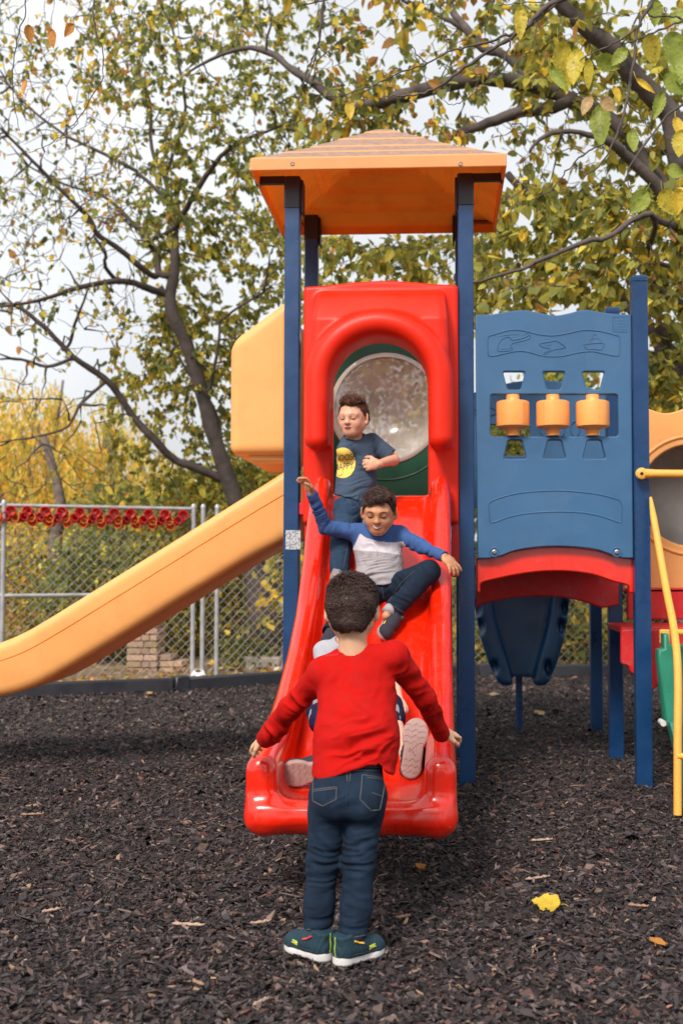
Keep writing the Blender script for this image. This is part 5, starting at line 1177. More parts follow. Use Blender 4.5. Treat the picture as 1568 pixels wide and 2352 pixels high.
# ------------------------------------------------------------------ children
def nz_(v): v = np.asarray(v, float); return v/(np.linalg.norm(v)+1e-12)
def frame(fwd, up=(0, 0, 1)):
    f = nz_(fwd); r = nz_(np.cross(f, up)); u = np.cross(r, f); return np.array([r, f, u])       # rows: right, forward, up
def skin_mat(name, c, lips, feats):
    """skin with brows, lash line and lips laid out in the head's own coordinates (attribute 'fc')"""
    m = bpy.data.materials.new(name); m.use_nodes = True; t = m.node_tree; N = t.nodes; L = t.links; b = N['Principled BSDF']
    b.inputs['Roughness'].default_value = .48; b.inputs['Specular IOR Level'].default_value = .4; b.inputs['Subsurface Weight'].default_value = .12; b.inputs['Subsurface Radius'].default_value = (.02, .008, .005); b.inputs['Subsurface Scale'].default_value = .4
    at = N.new('ShaderNodeAttribute'); at.attribute_name = 'fc'; sp = N.new('ShaderNodeSeparateXYZ'); L.new(at.outputs['Vector'], sp.inputs[0])
    def mt(op, a, b_=None, c_=None):
        n = N.new('ShaderNodeMath'); n.operation = op
        for i, x in enumerate((a, b_, c_)):
            if x is None: continue
            if isinstance(x, (int, float)): n.inputs[i].default_value = x
            else: L.new(x, n.inputs[i])
        return n.outputs[0]
    ax_ = mt('ABSOLUTE', sp.outputs[0]); front = mt('GREATER_THAN', sp.outputs[1], .03)
    nz2 = N.new('ShaderNodeTexNoise'); nz2.inputs['Scale'].default_value = 35; nz2.inputs['Detail'].default_value = 6; L.new(at.outputs['Vector'], nz2.inputs['Vector'])
    rgb = N.new('ShaderNodeRGB'); rgb.outputs[0].default_value = (*c, 1); hv = N.new('ShaderNodeHueSaturation'); L.new(rgb.outputs[0], hv.inputs['Color']); mr_ = N.new('ShaderNodeMapRange'); mr_.inputs[3].default_value = .9; mr_.inputs[4].default_value = 1.1; L.new(nz2.outputs['Fac'], mr_.inputs[0]); L.new(mr_.outputs[0], hv.inputs['Value']); src = hv.outputs[0]
    for (cx, cz, rx, rz, cur, col_, soft, amt) in feats:
        dx = mt('SUBTRACT', ax_, cx); d2 = mt('MULTIPLY', dx, dx); zz = mt('SUBTRACT', mt('SUBTRACT', sp.outputs[2], cz), mt('MULTIPLY', d2, cur))
        e = mt('ADD', mt('POWER', mt('ABSOLUTE', mt('DIVIDE', dx, rx)), 2.0), mt('POWER', mt('ABSOLUTE', mt('DIVIDE', zz, rz)), 2.0))
        r = N.new('ShaderNodeMapRange'); r.inputs[1].default_value = 1+soft; r.inputs[2].default_value = 1-soft*.8; r.inputs[3].default_value = 0; r.inputs[4].default_value = amt; L.new(e, r.inputs[0])
        q = N.new('ShaderNodeMix'); q.data_type = 'RGBA'; q.inputs[7].default_value = (*col_, 1); L.new(mt('MULTIPLY', r.outputs[0], front), q.inputs[0]); L.new(src, q.inputs[6]); src = q.outputs[2]
    L.new(src, b.inputs['Base Color'])
    return m
def add_head(F, c, A, s, neck, jaw=1.0):
    """A rows: right, forward, up"""
    L = lambda x, y, z: np.asarray(c)+s*(x*A[0]+y*A[1]+z*A[2])
    E = lambda p, r, k=.012, neg=False, B=None: F.ell(L(*p), np.array(r)*s, A if B is None else B, k, neg)
    E((0, -.012, .030), (.078, .094, .083)); E((0, .022, -.022), (.064, .064, .074), .03)
    E((0, .050, -.073), (.029, .030, .024), .03); F.cone(L(-.05, .0, -.045), L(-.014, .052, -.080), .022*s, .018*s, .03); F.cone(L(.05, .0, -.045), L(.014, .052, -.080), .022*s, .018*s, .03)
    for sg in (-1, 1):
        E((sg*.036, .054, -.034), (.022, .020, .022), .022); E((sg*.031, .088, .002), (.017, .012, .011), .018, True)
        E((sg*.031, .070, .001), (.016, .0145, .012), .006); F.cone(L(sg*.014, .082, .022), L(sg*.046, .066, .022), .009*s, .008*s, .02)
        B = frame(A[0]*sg*.9-A[1]*.55, A[2]); B = np.array([B[0], B[1], B[2]])
        E((sg*.083, -.010, -.004), (.019, .0075, .031), .006, False, B); E((sg*.090, -.008, .000), (.010, .004, .018), .004, True, B); E((sg*.080, -.004, -.030), (.010, .008, .010), .008)
    F.cone(L(0, .080, .012), L(0, .094, -.020), .007*s, .0115*s, .014); E((0, .096, -.024), (.012, .010, .009), .008); E((.011, .088, -.027), (.007, .008, .006), .006); E((-.011, .088, -.027), (.007, .008, .006), .006)
    E((0, .081, -.050), (.021, .010, .006), .006); E((0, .080, -.061), (.018, .010, .006), .006)
    F.cone(L(0, -.022, -.050), neck, .043*s, .045*s, .03)
    return L
def add_hand(F, w_, d, n, thumb, sc=1.0, curl=(.5, .5, .5, .5), spread=.12, h=.0):
    """w_: wrist, d: along the hand, n: where the palm faces, thumb: +1/-1 side"""
    d = nz_(d); n = nz_(np.asarray(n)-d*np.dot(n, d)); s_ = np.cross(d, n)*thumb
    F.cone(w_-d*.01, w_+d*.030*sc, .017*sc, .024*sc, .012, flat=(n, 1.55)); F.cone(w_+d*.025*sc+s_*.010*sc, w_+d*.052*sc+s_*.012*sc, .019*sc, .014*sc, .01, flat=(n, 1.4)); F.cone(w_+d*.025*sc-s_*.010*sc, w_+d*.048*sc-s_*.014*sc, .019*sc, .013*sc, .01, flat=(n, 1.4))
    for i in range(4):
        o_ = (.024, .008, -.008, -.023)[i]; ln = (.042, .048, .044, .034)[i]*sc; r = .0078*sc*(1, 1.02, .98, .88)[i]; p = w_+d*(.055, .058, .055, .049)[i]*sc+s_*o_*sc; di = nz_(d+s_*spread*(1.4-i)*.9)
        a = 0
        for j, f in enumerate((.42, .32, .26)):
            a += curl[i]*(.8, 1.15, .8)[j]; e = di*math.cos(a)+n*math.sin(a); q = p+e*ln*f; F.cone(p, q, r*(1, .94, .86)[j], r*(.94, .86, .74)[j], .0025 if j else .005); p = q
    p = w_+d*.014*sc+s_*.020*sc; e = nz_(d*.62+s_*.72+n*.35); q = p+e*.026*sc; F.cone(p, q, .0105*sc, .0092*sc, .008); e = nz_(d*.85+s_*.30+n*(.35+curl[0]*.4)); r_ = q+e*.020*sc; F.cone(q, r_, .0088*sc, .008*sc, .003); e = nz_(d*.85+s_*.0+n*(.45+curl[0]*.6)); F.cone(r_, r_+e*.014*sc, .008*sc, .0064*sc, .003)
def finish(name, F, m_, root, colr=None, wr=(), smooth=2, fine=0.0, fc=None, colfn=None):
    V, Q = F.mesh(smooth)
    if wr or fine:
        N_ = normals(V, Q); D = np.zeros(len(V))
        for (c, axis, rad, fr_, amp) in wr:
            axis = nz_(axis); q = V-c; al = q@axis; p = q*7+np.outer(al*(fr_-7), axis); p = p+(vnoise(V*9)[:, None]*1.0+vnoise(V*17+9)[:, None]*.5)*(axis*1.5+.5)
            f = (.42-np.abs(vnoise(p+3.3))*1.9); wgt = np.exp(-(q*q).sum(1)/rad**2); D += 1.5*amp*f*wgt
        if fine: D += fine*vnoise(V*38)
        V = V+N_*D[:, None]*(1.15 if name == 'shirt' else .75); V = lap(V, Q, .25)
    cl = None
    if colr is not None: cl = np.repeat(np.array(colr)[None], len(V), 0)
    if colfn is not None: cl = colfn(V)
    o = mesh_np(name, V, Q, m_, root, True, cl)
    if fc is not None:
        c, A, s = fc; loc = ((V-c)@A.T)/s; a = o.data.attributes.new('fc', 'FLOAT_VECTOR', 'POINT'); a.data.foreach_set('vector', loc.astype(np.float32).ravel())
    return o, V, Q
def make_hair(root, c, A, s, line, kind, n=5200, ln=.02, thick=.012, basecol=(.030, .014, .011)):
    L = lambda x, y, z: np.asarray(c)+s*(x*A[0]+y*A[1]+z*A[2])
    F = Field(np.asarray(c)-.17*s, np.asarray(c)+.17*s, .0034)
    F.ell(L(0, -.012, .032), (np.array([.078, .094, .083])+[thick, thick, thick*1.15])*s, A, 0)
    if kind == 'spiky': F.ell(L(0, .035, .086), np.array([.046, .040, .016])*s, A, .02)
    if kind == 'swept': F.ell(L(0.0, .036, .084), np.array([.060, .046, .030])*s, A, .02)
    if kind == 'curly': F.ell(L(0, -.01, .064), np.array([.072, .080, .052])*s, A, .02); F.ell(L(0, -.030, -.015), np.array([.074, .072, .060])*s, A, .03)
    F.cone(L(0, -.070, .02), L(0, -.060, -.065), .038*s, .036*s, .03); F.cone(L(-.03, -.060, -.01), L(-.024, -.050, -.06), .036*s, .030*s, .03); F.cone(L(.03, -.060, -.01), L(.024, -.050, -.06), .036*s, .030*s, .03)
    g = F.all(); pos = [g[0]-c[0], g[1]-c[1], g[2]-c[2]]; lx, ly, lz = [(pos[0]*A[i][0]+pos[1]*A[i][1]+pos[2]*A[i][2])/s for i in range(3)]
    zl = np.interp(ly, line[0], line[1]); zl = zl+.006*np.sin(lx*95)*(np.abs(ly) > .03)
    d = ((zl-lz)*.8*s).astype(np.float32)
    F.A = np.maximum(F.A, d)
    V, Q = F.mesh(1); N_ = normals(V, Q); V = V+N_*(.0012*s*vnoise(V*75)+.0028*s*vnoise(V*24))[:, None]
    loc = ((V-c)@A.T)/s
    idx = RNG.integers(0, len(V), n*2); ok = (N_[idx]@A[2] > -.75) & (((V[idx]-L(0, -.01, .02))*N_[idx]).sum(1) > .045*s); idx = idx[ok][:n]; n = len(idx); p = V[idx]; nn = N_[idx]; lo_ = loc[idx]
    if kind == 'spiky': D = nn*.55+A[2]*1.0+A[1]*.25*np.clip(lo_[:, 1:2]*20, 0, 1)+RNG.normal(size=(n, 3))*.28; le = ln*np.where((lo_[:, 2] > .07) & (lo_[:, 1] > -.02), 1.7, .55)
    elif kind == 'swept': D = nn*.35+A[1]*.55-A[2]*.25*np.clip(1-lo_[:, 2:3]*12, 0, 3)+A[0]*.45*np.sin(lo_[:, 0:1]*30+1)+RNG.normal(size=(n, 3))*.32; le = ln*np.where(lo_[:, 2] > .06, 1.15, .6)
    else: D = nn*.32+A[0]*.75*np.sin(lo_[:, 2:3]*85+lo_[:, 0:1]*25)-A[2]*.45*np.clip(1-lo_[:, 2:3]*9, 0, 3)+RNG.normal(size=(n, 3))*.30; le = ln*np.where(lo_[:, 2] > .06, 1.15, .7)
    ch = np.stack([vnoise(p*10+k_*31.7) for k_ in range(3)], -1)*1.6
    if kind != 'spiky': D = nn*.20+ch+(A[1]*.5 if kind == 'swept' else 0)-A[2]*.35*np.clip(1-lo_[:, 2:3]*9, 0, 3)+RNG.normal(size=(n, 3))*.07; D = D-nn*((D*nn).sum(1)-.05)[:, None]
    D = D/np.linalg.norm(D, axis=1)[:, None]; le = (le*np.exp(RNG.normal(0, .25, n)))[:, None]*s; sd2 = np.cross(D, nn); sd2 /= np.linalg.norm(sd2, axis=1)[:, None]+1e-9; wv = .0024*s
    mid = p+D*le*.55+nn*le*.04; tip = p+D*le*.95-nn*le*.22+(A[2]*.001)
    SV = np.stack([p-sd2*wv-nn*.003, p+sd2*wv-nn*.003, mid+sd2*wv*.7, mid-sd2*wv*.7, mid+nn*wv*.8, tip], 1).reshape(-1, 3); b = np.arange(n)[:, None]*6+len(V)
    S4_ = np.concatenate([b+np.array(q) for q in ([0, 1, 2, 3],)]); S3 = np.concatenate([b+np.array(q) for q in ([3, 2, 5], [2, 4, 5], [4, 3, 5], [1, 4, 2], [0, 3, 4], [0, 4, 1])])
    bc_ = np.array(basecol); cl = np.concatenate([bc_*np.exp(.35*vnoise(V*60))[:, None]*.8, np.repeat(bc_*np.exp(.45*vnoise(p*40)+RNG.normal(.15, .28, n))[:, None], 6, 0)])
    o = mesh_np('hair', np.concatenate([V, SV]), [Q, S4_, S3], M['hair'], root, True, cl); return o
_shoe_cache = {}
def shoe(root, heel, fwd, up, L_, m_up, m_sole, label=None, stripe=None, mark=None, extra=None, collar=.092, W_=.040):
    """a sneaker: upper, sole with tread. heel = point under the heel"""
    A = frame(fwd, up); k = L_/.20
    to = lambda V: np.asarray(heel)+(V[:, :1]*A[1]+V[:, 1:2]*A[0]+V[:, 2:3]*A[2])*k
    F = Field((-.02, -.06, -.01), (.22, .06, .14), .0035)
    F.cone((.036, 0, .040), (.085, 0, .046), .034, .035, .02, flat=((0, 1, 0), 1.0)); F.cone((.085, 0, .046), (.155, 0, .032), .036, .032, .02, flat=((0, 1, 0), .93)); F.cone((.155, .0, .030), (.168, .0, .028), .033, .028, .02, flat=((0, 1, 0), .9))
    F.cone((.036, 0, .045), (.030, 0, collar+.01), .034, .0355, .02); F.cone((.07, 0, .060), (.10, 0, .054), .028, .024, .02)
    F.clip((0, 0, .018), (0, 0, -1), .003); F.clip((.03, 0, collar), (-.12, 0, 1), .003)
    V, Q = F.mesh(1); N_ = normals(V, Q); V = V+N_*(.0009*np.sin(V[:, :1]*420+V[:, 2:3]*160))*(V[:, 2:3] > .03)
    up_ = mesh_np('shoe', to(V), Q, m_up, root)
    if label: up_['label'] = label
    F = Field((-.03, -.07, -.02), (.23, .07, .05), .003); sl = tuple(slice(None) for _ in range(3)); g = F.all(); x, y, z = g
    f1 = np.sqrt(((x-.145)/1.35)**2+y*y)-W_; f2 = np.sqrt(((x-.036)/1.1)**2+y*y)-.0345; f3 = np.maximum(np.abs(y)-.033, np.abs(x-.09)-.06)
    d = np.minimum(np.minimum(f1, f2), f3+0*z); hh = np.maximum(.03-np.abs(f1-f2), 0)/.03; d = np.minimum(d, np.minimum(f1, f2)-hh*hh*.0075)
    zt = .024+.008*np.clip(1-x/.06, 0, 1)+.006*np.clip((x-.13)/.06, 0, 1); zz = np.maximum(-z+.006*np.clip((x-.14)/.06, 0, 1)**2, z-zt)
    d = np.sqrt(np.maximum(d+.006, 0)**2+np.maximum(zz+.006, 0)**2)-.006+np.minimum(np.maximum(d, zz)+.006, 0); F.blend(sl, d.astype(np.float32), 0)
    V, Q = F.mesh(1); so = mesh_np('sole', to(V), Q, m_sole, up_)
    mb = MB()
    for j in range(9):
        x0 = .020+j*.0195
        if 3 <= j <= 4: continue
        wl = .030 if j < 4 else .036; zc_ = -.0003+.006*np.clip((x0-.14)/.06, 0, 1)**2
        pts = np.array([(x0+.006*(1 if i % 2 else -1)*(1-.3*abs(i-3)), -wl+wl*2*i/6, zc_) for i in range(7)]); mb.tube(to(pts), .0014*k, 5)
    mb.tube(to(np.array([(.075, -.008, -.0003), (.10, .012, -.0003), (.085, .016, -.0003), (.112, -.010, -.0003)])), .0018*k, 5)
    mb.build('tread', m_sole if m_sole is not M['white'] else M['sole'], up_)
    if stripe:
        for pts in stripe:
            mb = MB(); q = catmull(pts, 4); bv = BVHTree.FromPolygons([tuple(p) for p in to(F_up_V(up_, A, heel, k))] if False else [tuple(v.co) for v in up_.data.vertices], [tuple(p.vertices) for p in up_.data.polygons]); og = origin_of(up_); W2 = []
            for p in to(q):
                hit = bv.find_nearest(tuple(p-og)); W2.append(np.array(hit[0])+og+np.array(hit[1])*.0006)
            mb.tube(W2, .0034*k, 6, flat=.5); mb.build('trim', M['lime'], up_)
    return up_, A, k, to
def F_up_V(*a): return None
def bvh_of(V, Q): return BVHTree.FromPolygons([tuple(p) for p in V], [tuple(int(i) for i in q) for q in Q])
def hitp(bv, u, v, off=.0015):
    d = nz_(ray(u, v)); h = bv.ray_cast(Vector((0, 0, HCAM)), Vector(d))
    return None if h[0] is None else np.array(h[0])-d*off
def sew(root, bv, lines, name='stitching', r=.0011, m_=None, off=.001):
    mb = MB(); c = 0
    for ln in lines:
        q = np.concatenate([np.linspace(a, b, 6)[:-1] for a, b in zip(ln[:-1], ln[1:])]+[[ln[-1]]]) if name == 'pocket_stitching' else catmull(ln, 5) if len(ln) > 2 else np.linspace(ln[0], ln[1], 8); W2 = [hitp(bv, *p, off) for p in q]; W2 = [x for x in W2 if x is not None]
        if len(W2) > 2: mb.tube(W2, r, 5); c += 1
    if c: return mb.build(name, m_ or M['stitch'], root, True)
DEN = lambda base: (lambda V: np.array(base)*np.exp(.22*vnoise(V*16)+.18*vnoise(V*45))[:, None])
LASH = (.035, .02, .018)
EPS = np.array([0, 0, 0.])

# === boy in the red shirt, standing with his back to the camera
r1 = thing('person', G(765, 2195)*[1, 1, 0], 'boy in a red shirt and jeans, back to camera, hands on the slide end', 'person')
hc = P(808, 1402, 3.92); hA = frame((.03, 1, -.40)); hs_ = 1.04
J = dict(hipL=P(759, 1835, 3.72), hipR=P(842, 1835, 3.72), kneeL=P(742, 1985, 3.69), kneeR=P(825, 1985, 3.67), ankL=P(731, 2130, 3.66), ankR=P(810, 2150, 3.62),
         pel=P(801, 1800, 3.72), waist=P(815, 1700, 3.78), chest=P(820, 1590, 3.86), neck=P(812, 1502, 3.88), shL=P(745, 1545, 3.88), shR=P(903, 1508, 3.88),
         elL=P(665, 1628, 3.98), elR=P(975, 1602, 4.00), wrL=P(609, 1698, 4.14), wrR=P(1014, 1688, 4.15))
F = Field(P(560, 2230, 3.9)+[-.12, -.50, -.02], P(1070, 1320, 3.9)+[.12, .60, .22], .0038)
add_head(F, hc, hA, hs_, J['neck'])
F.cone(J['neck']-[0, 0, .01], J['chest'], .048, .085, .03, flat=((0, 1, 0), 1.35)); F.cone(J['chest'], J['waist'], .105, .092, .03, flat=((0, 1, 0), 1.4)); F.cone(J['waist'], J['pel'], .092, .098, .03, flat=((0, 1, 0), 1.3))
for a, b in (('shL', 'shR'),): F.cone(J[a], J[b], .036, .036, .03)
for s in 'LR':
    F.cone(J['sh'+s], J['el'+s], .030, .020, .02); F.cone(J['el'+s], J['wr'+s]+(J['el'+s]-J['wr'+s])*.2, .020, .019, .01); F.cone(J['wr'+s]+(J['el'+s]-J['wr'+s])*.25, J['wr'+s], .019, .0195, .01)
    F.cone(J['hip'+s]+[0, .012, 0], J['knee'+s]+[0, .012, 0], .046, .032, .02); F.cone(J['knee'+s]+[0, .012, 0], J['ank'+s], .031, .023, .01)
    F.cone(J['ank'+s], J['ank'+s]+[0, .07, -.05], .026, .022, .02)
add_hand(F, J['wrL'], (-.55, .45, -.30), (.25, .35, -.9), 1, 1.0, (.75, .8, .85, .9)); add_hand(F, J['wrR'], (.50, .50, .02), (-.2, .35, -.9), -1, 1.0, (.55, .6, .7, .8))
sk1 = skin_mat('warm_skin', (.58, .33, .21), None, [(.031, .026, .018, .004, -9, (.05, .03, .02), .3, .8), (.031, -.004, .014, .002, 20, LASH, .4, .8), (0, -.056, .022, .005, 8, (.45, .16, .13), .4, .8)])
finish('body', F, sk1, r1, smooth=2, fc=(hc, hA, hs_))
make_hair(r1, hc, hA, hs_, ([-.13, -.06, -.035, -.02, .01, .05, .08], [-.098, -.098, -.055, .015, .008, .045, .06]), 'curly', 6500, .020, .0075, (.036, .018, .0145))
# shirt
F = Field(P(580, 1860, 3.8)+[-.1, -.30, 0], P(1070, 1460, 3.9)+[.1, .42, .06], .0038)
F.cone(J['neck']+[0, -.005, -.035], J['chest']+[0, 0, .0], .075, .118, .04, flat=((0, 1, 0), 1.45)); F.cone(J['chest'], P(818, 1700, 3.77), .132, .135, .04, flat=((0, 1, 0), 1.42)); F.cone(P(818, 1700, 3.77), P(808, 1815, 3.72), .135, .137, .04, flat=((0, 1, 0), 1.28))
F.cone(J['shL'], J['shR'], .047, .045, .04, flat=((0, 1, 0), 1.1)); F.cone(J['neck']-[0, 0, .035], J['shR'], .05, .045, .03); F.cone(J['neck']-[0, 0, .035], J['shL'], .05, .048, .03)
F.cone(J['shL'], J['elL'], .050, .040, .025); F.cone(J['elL'], J['wrL']+(J['elL']-J['wrL'])*.02, .040, .034, .02); F.cone(P(636, 1676, 4.04), P(622, 1690, 4.08), .036, .034, .03)
F.cone(J['shR'], J['elR'], .050, .038, .025); F.cone(J['elR'], J['wrR']+(J['elR']-J['wrR'])*.02, .038, .031, .02)
F.clip(J['wrL']+(J['wrL']-J['elL'])*.03, J['wrL']-J['elL']) if False else None
# the neck opening and the slanting hem
F.cone(hc+hA[2]*-.05, J['neck']+np.array([0, -.004, .004]), .052, .054, .004, neg=True)
g = F.all(); hx = np.array([P(u, 1790, 3.6)[0] for u in (700, 713, 760, 820, 868, 885, 905, 930)]); hz = np.array([P(800, v, 3.62)[2] for v in (1800, 1794, 1780, 1757, 1756, 1778, 1803, 1795)])
d = (np.interp(g[0], hx, hz)-g[2]+.25*np.clip(g[1]-3.7, -.05, .2)); d = np.where(np.abs(g[0]+.30) < .22, d, -1).astype(np.float32); F.A = np.maximum(F.A, d)
FX = lambda pts: [(532.8+.3749*x, 1267.6+.3749*y) for x, y in pts]
def wl(u, v, Y, au, av, rad, fr_, amp): c = P(u, v, Y); return (c, P(u+au, v+av, Y)-c, rad, fr_, amp)
so, V, Q = finish('shirt', F, M['cloth'], r1, (.46, .006, .004), wr=[wl(830, 1700, 3.65, 3, 10, .10, 40, .010), wl(770, 1665, 3.65, 5, 10, .08, 34, .008), wl(830, 1600, 3.65, 9, -4, .11, 22, .008), wl(880, 1740, 3.65, -3, 10, .07, 42, .009), wl(622, 1692, 4.03, -8, 6, .05, 46, .010), wl(690, 1612, 3.9, -8, 7, .07, 34, .007), wl(1010, 1650, 4.03, 6, 9, .07, 36, .008), wl(950, 1560, 3.9, 6, 9, .08, 32, .006), wl(760, 1570, 3.75, 8, 6, .06, 34, .007)], fine=.0016)
bv = bvh_of(V, Q)
sew(so, bv, [FX([(575, 640), (640, 632), (720, 612), (800, 580), (870, 552)]), ], 'collar', .0045, M['cloth'] if False else mat('red_rib', (.52, .008, .010), .85), -.001)
thr = mat('dark_red_thread', (.26, .004, .006), .9); [sew(so, bv, [q], 'seam', .0010, thr, .0) for q in (FX([(1020, 600), (1035, 700), (1030, 800), (1020, 860)]), FX([(505, 720), (515, 800), (525, 900)]))]
# jeans
F = Field(P(690, 2185, 3.7)+[-.05, -.22, 0], P(900, 1730, 3.7)+[.05, .22, .04], .0036)
F.cone(P(803, 1760, 3.73), P(800, 1810, 3.72), .108, .118, .03, flat=((0, 1, 0), 1.30))
F.ell(P(765, 1838, 3.66), (.062, .062, .068), None, .05); F.ell(P(837, 1842, 3.66), (.064, .062, .068), None, .05)
for s, pts in (('L', [(754, 1830, 3.71, .064), (750, 1867, 3.705, .058), (741, 1984, 3.69, .0525), (733.5, 2078, 3.67, .0475), (730, 2133, 3.66, .047)]), ('R', [(840, 1830, 3.71, .066), (837, 1867, 3.705, .060), (823, 1984, 3.67, .0505), (818, 2078, 3.645, .049), (809, 2152, 3.62, .046)])):
    for a, b in zip(pts[:-1], pts[1:]): F.cone(P(*a[:3]), P(*b[:3]), a[3], b[3], .02)
g = F.all(); sp_z = np.where(g[0] < P(770, 2100, 3.66)[0], P(730, 2128, 3.66)[2], P(809, 2150, 3.62)[2]); F.A = np.maximum(F.A, (sp_z-g[2]+.12*np.sin(g[0]*30)*.03).astype(np.float32)); F.clip(P(803, 1752, 3.65), (-.05, .1, 1), .004)
F4 = lambda pts: [(606.2+.2343*x, 1726.8+.2343*y) for x, y in pts]
jo, V, Q = finish('jeans', F, M['denim'], r1, wr=[wl(742, 1985, 3.62, 1, 10, .075, 62, .009), wl(822, 1985, 3.62, -1, 10, .07, 62, .009), wl(745, 1935, 3.62, -4, 10, .06, 45, .005), wl(825, 1930, 3.62, 3, 10, .06, 45, .006), wl(732, 2115, 3.62, 0, 10, .045, 60, .008), wl(812, 2130, 3.6, 0, 10, .045, 60, .007), wl(800, 1850, 3.6, 5, 9, .06, 40, .005), wl(745, 2060, 3.62, 3, 9, .05, 36, .004), wl(815, 2060, 3.62, -3, 9, .05, 36, .004)], fine=.0012, colfn=DEN((.013, .025, .048)))
bv = bvh_of(V, Q)
pk = [F4([(480, 300), (476, 400), (475, 480)]), F4([(475, 482), (575, 532)]), F4([(575, 532), (705, 467)]), F4([(705, 467), (710, 340)]), F4([(480, 372), (590, 357), (700, 343)]), F4([(480, 388), (590, 373), (700, 360)]),
      F4([(962, 222), (955, 340), (940, 465)]), F4([(940, 467), (1050, 577)]), F4([(1050, 577), (1135, 568)]), F4([(1135, 568), (1170, 400), (1190, 255)]), F4([(965, 224), (1080, 240), (1190, 262)]), F4([(1008, 250), (1080, 258), (1185, 278)]), F4([(1060, 400), (1110, 418), (1168, 442)])]
sew(jo, bv, [pk[0]+pk[1][1:]+pk[2][1:]+pk[3][1:]], 'pocket_stitching', .0011); sew(jo, bv, [pk[6]+pk[7][1:]+pk[8][1:]+pk[9][1:]+pk[10][::-1]], 'pocket_stitching', .0011); [sew(jo, bv, [q], 'pocket_trim', .0011) for q in (pk[4], pk[5], pk[11], pk[12])]
[sew(jo, bv, [F4(q)], nm, .0011) for nm, q in (('waistband_stitching', [(862, 150), (1000, 148), (1165, 152)]), ('waistband_stitching', [(862, 188), (1000, 180), (1180, 192)]), ('belt_loop', [(812, 165), (815, 290)]), ('belt_loop', [(845, 160), (840, 290)]), ('hem_stitching', [(415, 1738), (500, 1750), (600, 1762)]), ('hem_stitching', [(740, 1828), (850, 1822), (1000, 1795)]))]
sew(jo, bv, [F4([(828, 300), (822, 380), (812, 470), (805, 560)])], 'centre_seam', .002, mat('seam_denim', (.012, .02, .04), .9), 0)
for i, (hl_, tt) in enumerate(((G(758, 2212), G(655, 2178)), (G(770, 2222), G(892, 2184)))):
    d = nz_(tt-hl_); sgn = 1 if i else -1
    st_ = [[(.0, 0, .03), (.0, 0, .06), (.0, 0, .088)]]
    s_, A_, k_, to_ = shoe(r1, hl_+[0, 0, .004], d, (0, 0, 1), .198, M['shoe'], M['white'], stripe=st_)
    # sock flash at the ankle, strap and side mark
    side = -1 if i else 1
    og = origin_of(s_); bvs = BVHTree.FromPolygons([tuple(v.co) for v in s_.data.vertices], [tuple(p.vertices) for p in s_.data.polygons])
    def onshoe(p, off=.0008): w2 = to_(np.array([p]))[0]; h = bvs.find_nearest(tuple(w2-og)); return np.array(h[0])+og+np.array(h[1])*off
    # outward side faces the camera: pick the flank nearer to it
    fl = 1 if to_(np.array([[.1, .04, .05]]))[0][1] < to_(np.array([[.1, -.04, .05]]))[0][1] else -1
    mb = MB(); mb.tube([onshoe((.122+.010*math.cos(a)*(1 if a < 3.2 else -1), fl*.05, .044+.010*(1-a/3.2))) for a in np.linspace(.3, 6.1, 12)], .0022, 5); mb.build('side_mark', mat('lime_print', (.55, .6, .08), .5), s_)
    for xx in (.098, .118): mb = MB(); mb.tube([onshoe((xx-.012, fl*.05, .055)), onshoe((xx, fl*.02, .10)), onshoe((xx, 0, .1)), onshoe((xx, -fl*.02, .10))], .0038, 6, flat=.5); mb.build('strap', M['shoedk'], s_)
    mb = MB(); mb.tube([onshoe((-.004, y, .026)) for y in np.linspace(-.02, .02, 5)]+[onshoe((x, fl*.05, .026)) for x in np.linspace(.02, .16, 6)], .003, 6); mb.build('dark_band', M['shoedk'], s_)
    mb = MB(); mb.tube([onshoe((.052+.0, fl*.05, .080), .0), onshoe((.062, fl*.05, .070), .0), onshoe((.078, fl*.05, .066), .0)], .0075, 8, flat=.4); mb.build('sock_flash', mat('orange_sock' if i else 'red_sock', (.85, .40, .04) if i else (.6, .05, .05), .8), s_)

# === boy in the blue and grey shirt, sliding
r2 = thing('person', P(872, 1380, 5.95), 'boy in a blue, white and grey shirt sliding down with both arms out', 'person')
hc = P(870, 1176, 5.86); hA = frame((-.08, -1, -.36), (.03, 0, 1)); hs_ = 1.04
J = dict(pel=P(872, 1352, 5.95), waist=P(876, 1310, 5.97), chest=P(867, 1255, 5.98), neck=P(868, 1214, 5.95), shL=P(822, 1224, 5.98), shR=P(917, 1228, 5.98), elL=P(748, 1212, 5.93), elR=P(966, 1255, 5.85), wrL=P(716, 1134, 5.80), wrR=P(1018, 1278, 5.72),
         hipL=P(858, 1362, 5.93), hipR=P(890, 1355, 5.93), kneeR=P(984, 1313, 5.78), ankR=P(902, 1394, 5.74), kneeL=P(800, 1392, 5.62), ankL=P(762, 1450, 5.45))
F = Field(P(680, 1475, 5.9)+[-.06, -.75, 0], P(1050, 1100, 5.9)+[.08, .18, .05], .0036)
add_head(F, hc, hA, hs_, J['neck'])
F.cone(J['neck']-[0, 0, .01], J['chest'], .045, .085, .03, flat=((0, 1, 0), 1.3)); F.cone(J['chest'], J['pel'], .095, .09, .03, flat=((0, 1, 0), 1.3)); F.cone(J['shL'], J['shR'], .034, .034, .03)
for s in 'LR':
    F.cone(J['sh'+s], J['el'+s], .033, .027, .02); F.cone(J['el'+s], J['wr'+s], .027, .020, .02); F.cone(J['hip'+s], J['knee'+s], .052, .042, .03); F.cone(J['knee'+s], J['ank'+s], .040, .026, .02)
F.cone(J['ankR'], P(887, 1415, 5.70), .025, .024, .02); F.cone(J['ankL'], P(758, 1470, 5.4), .025, .024, .02)
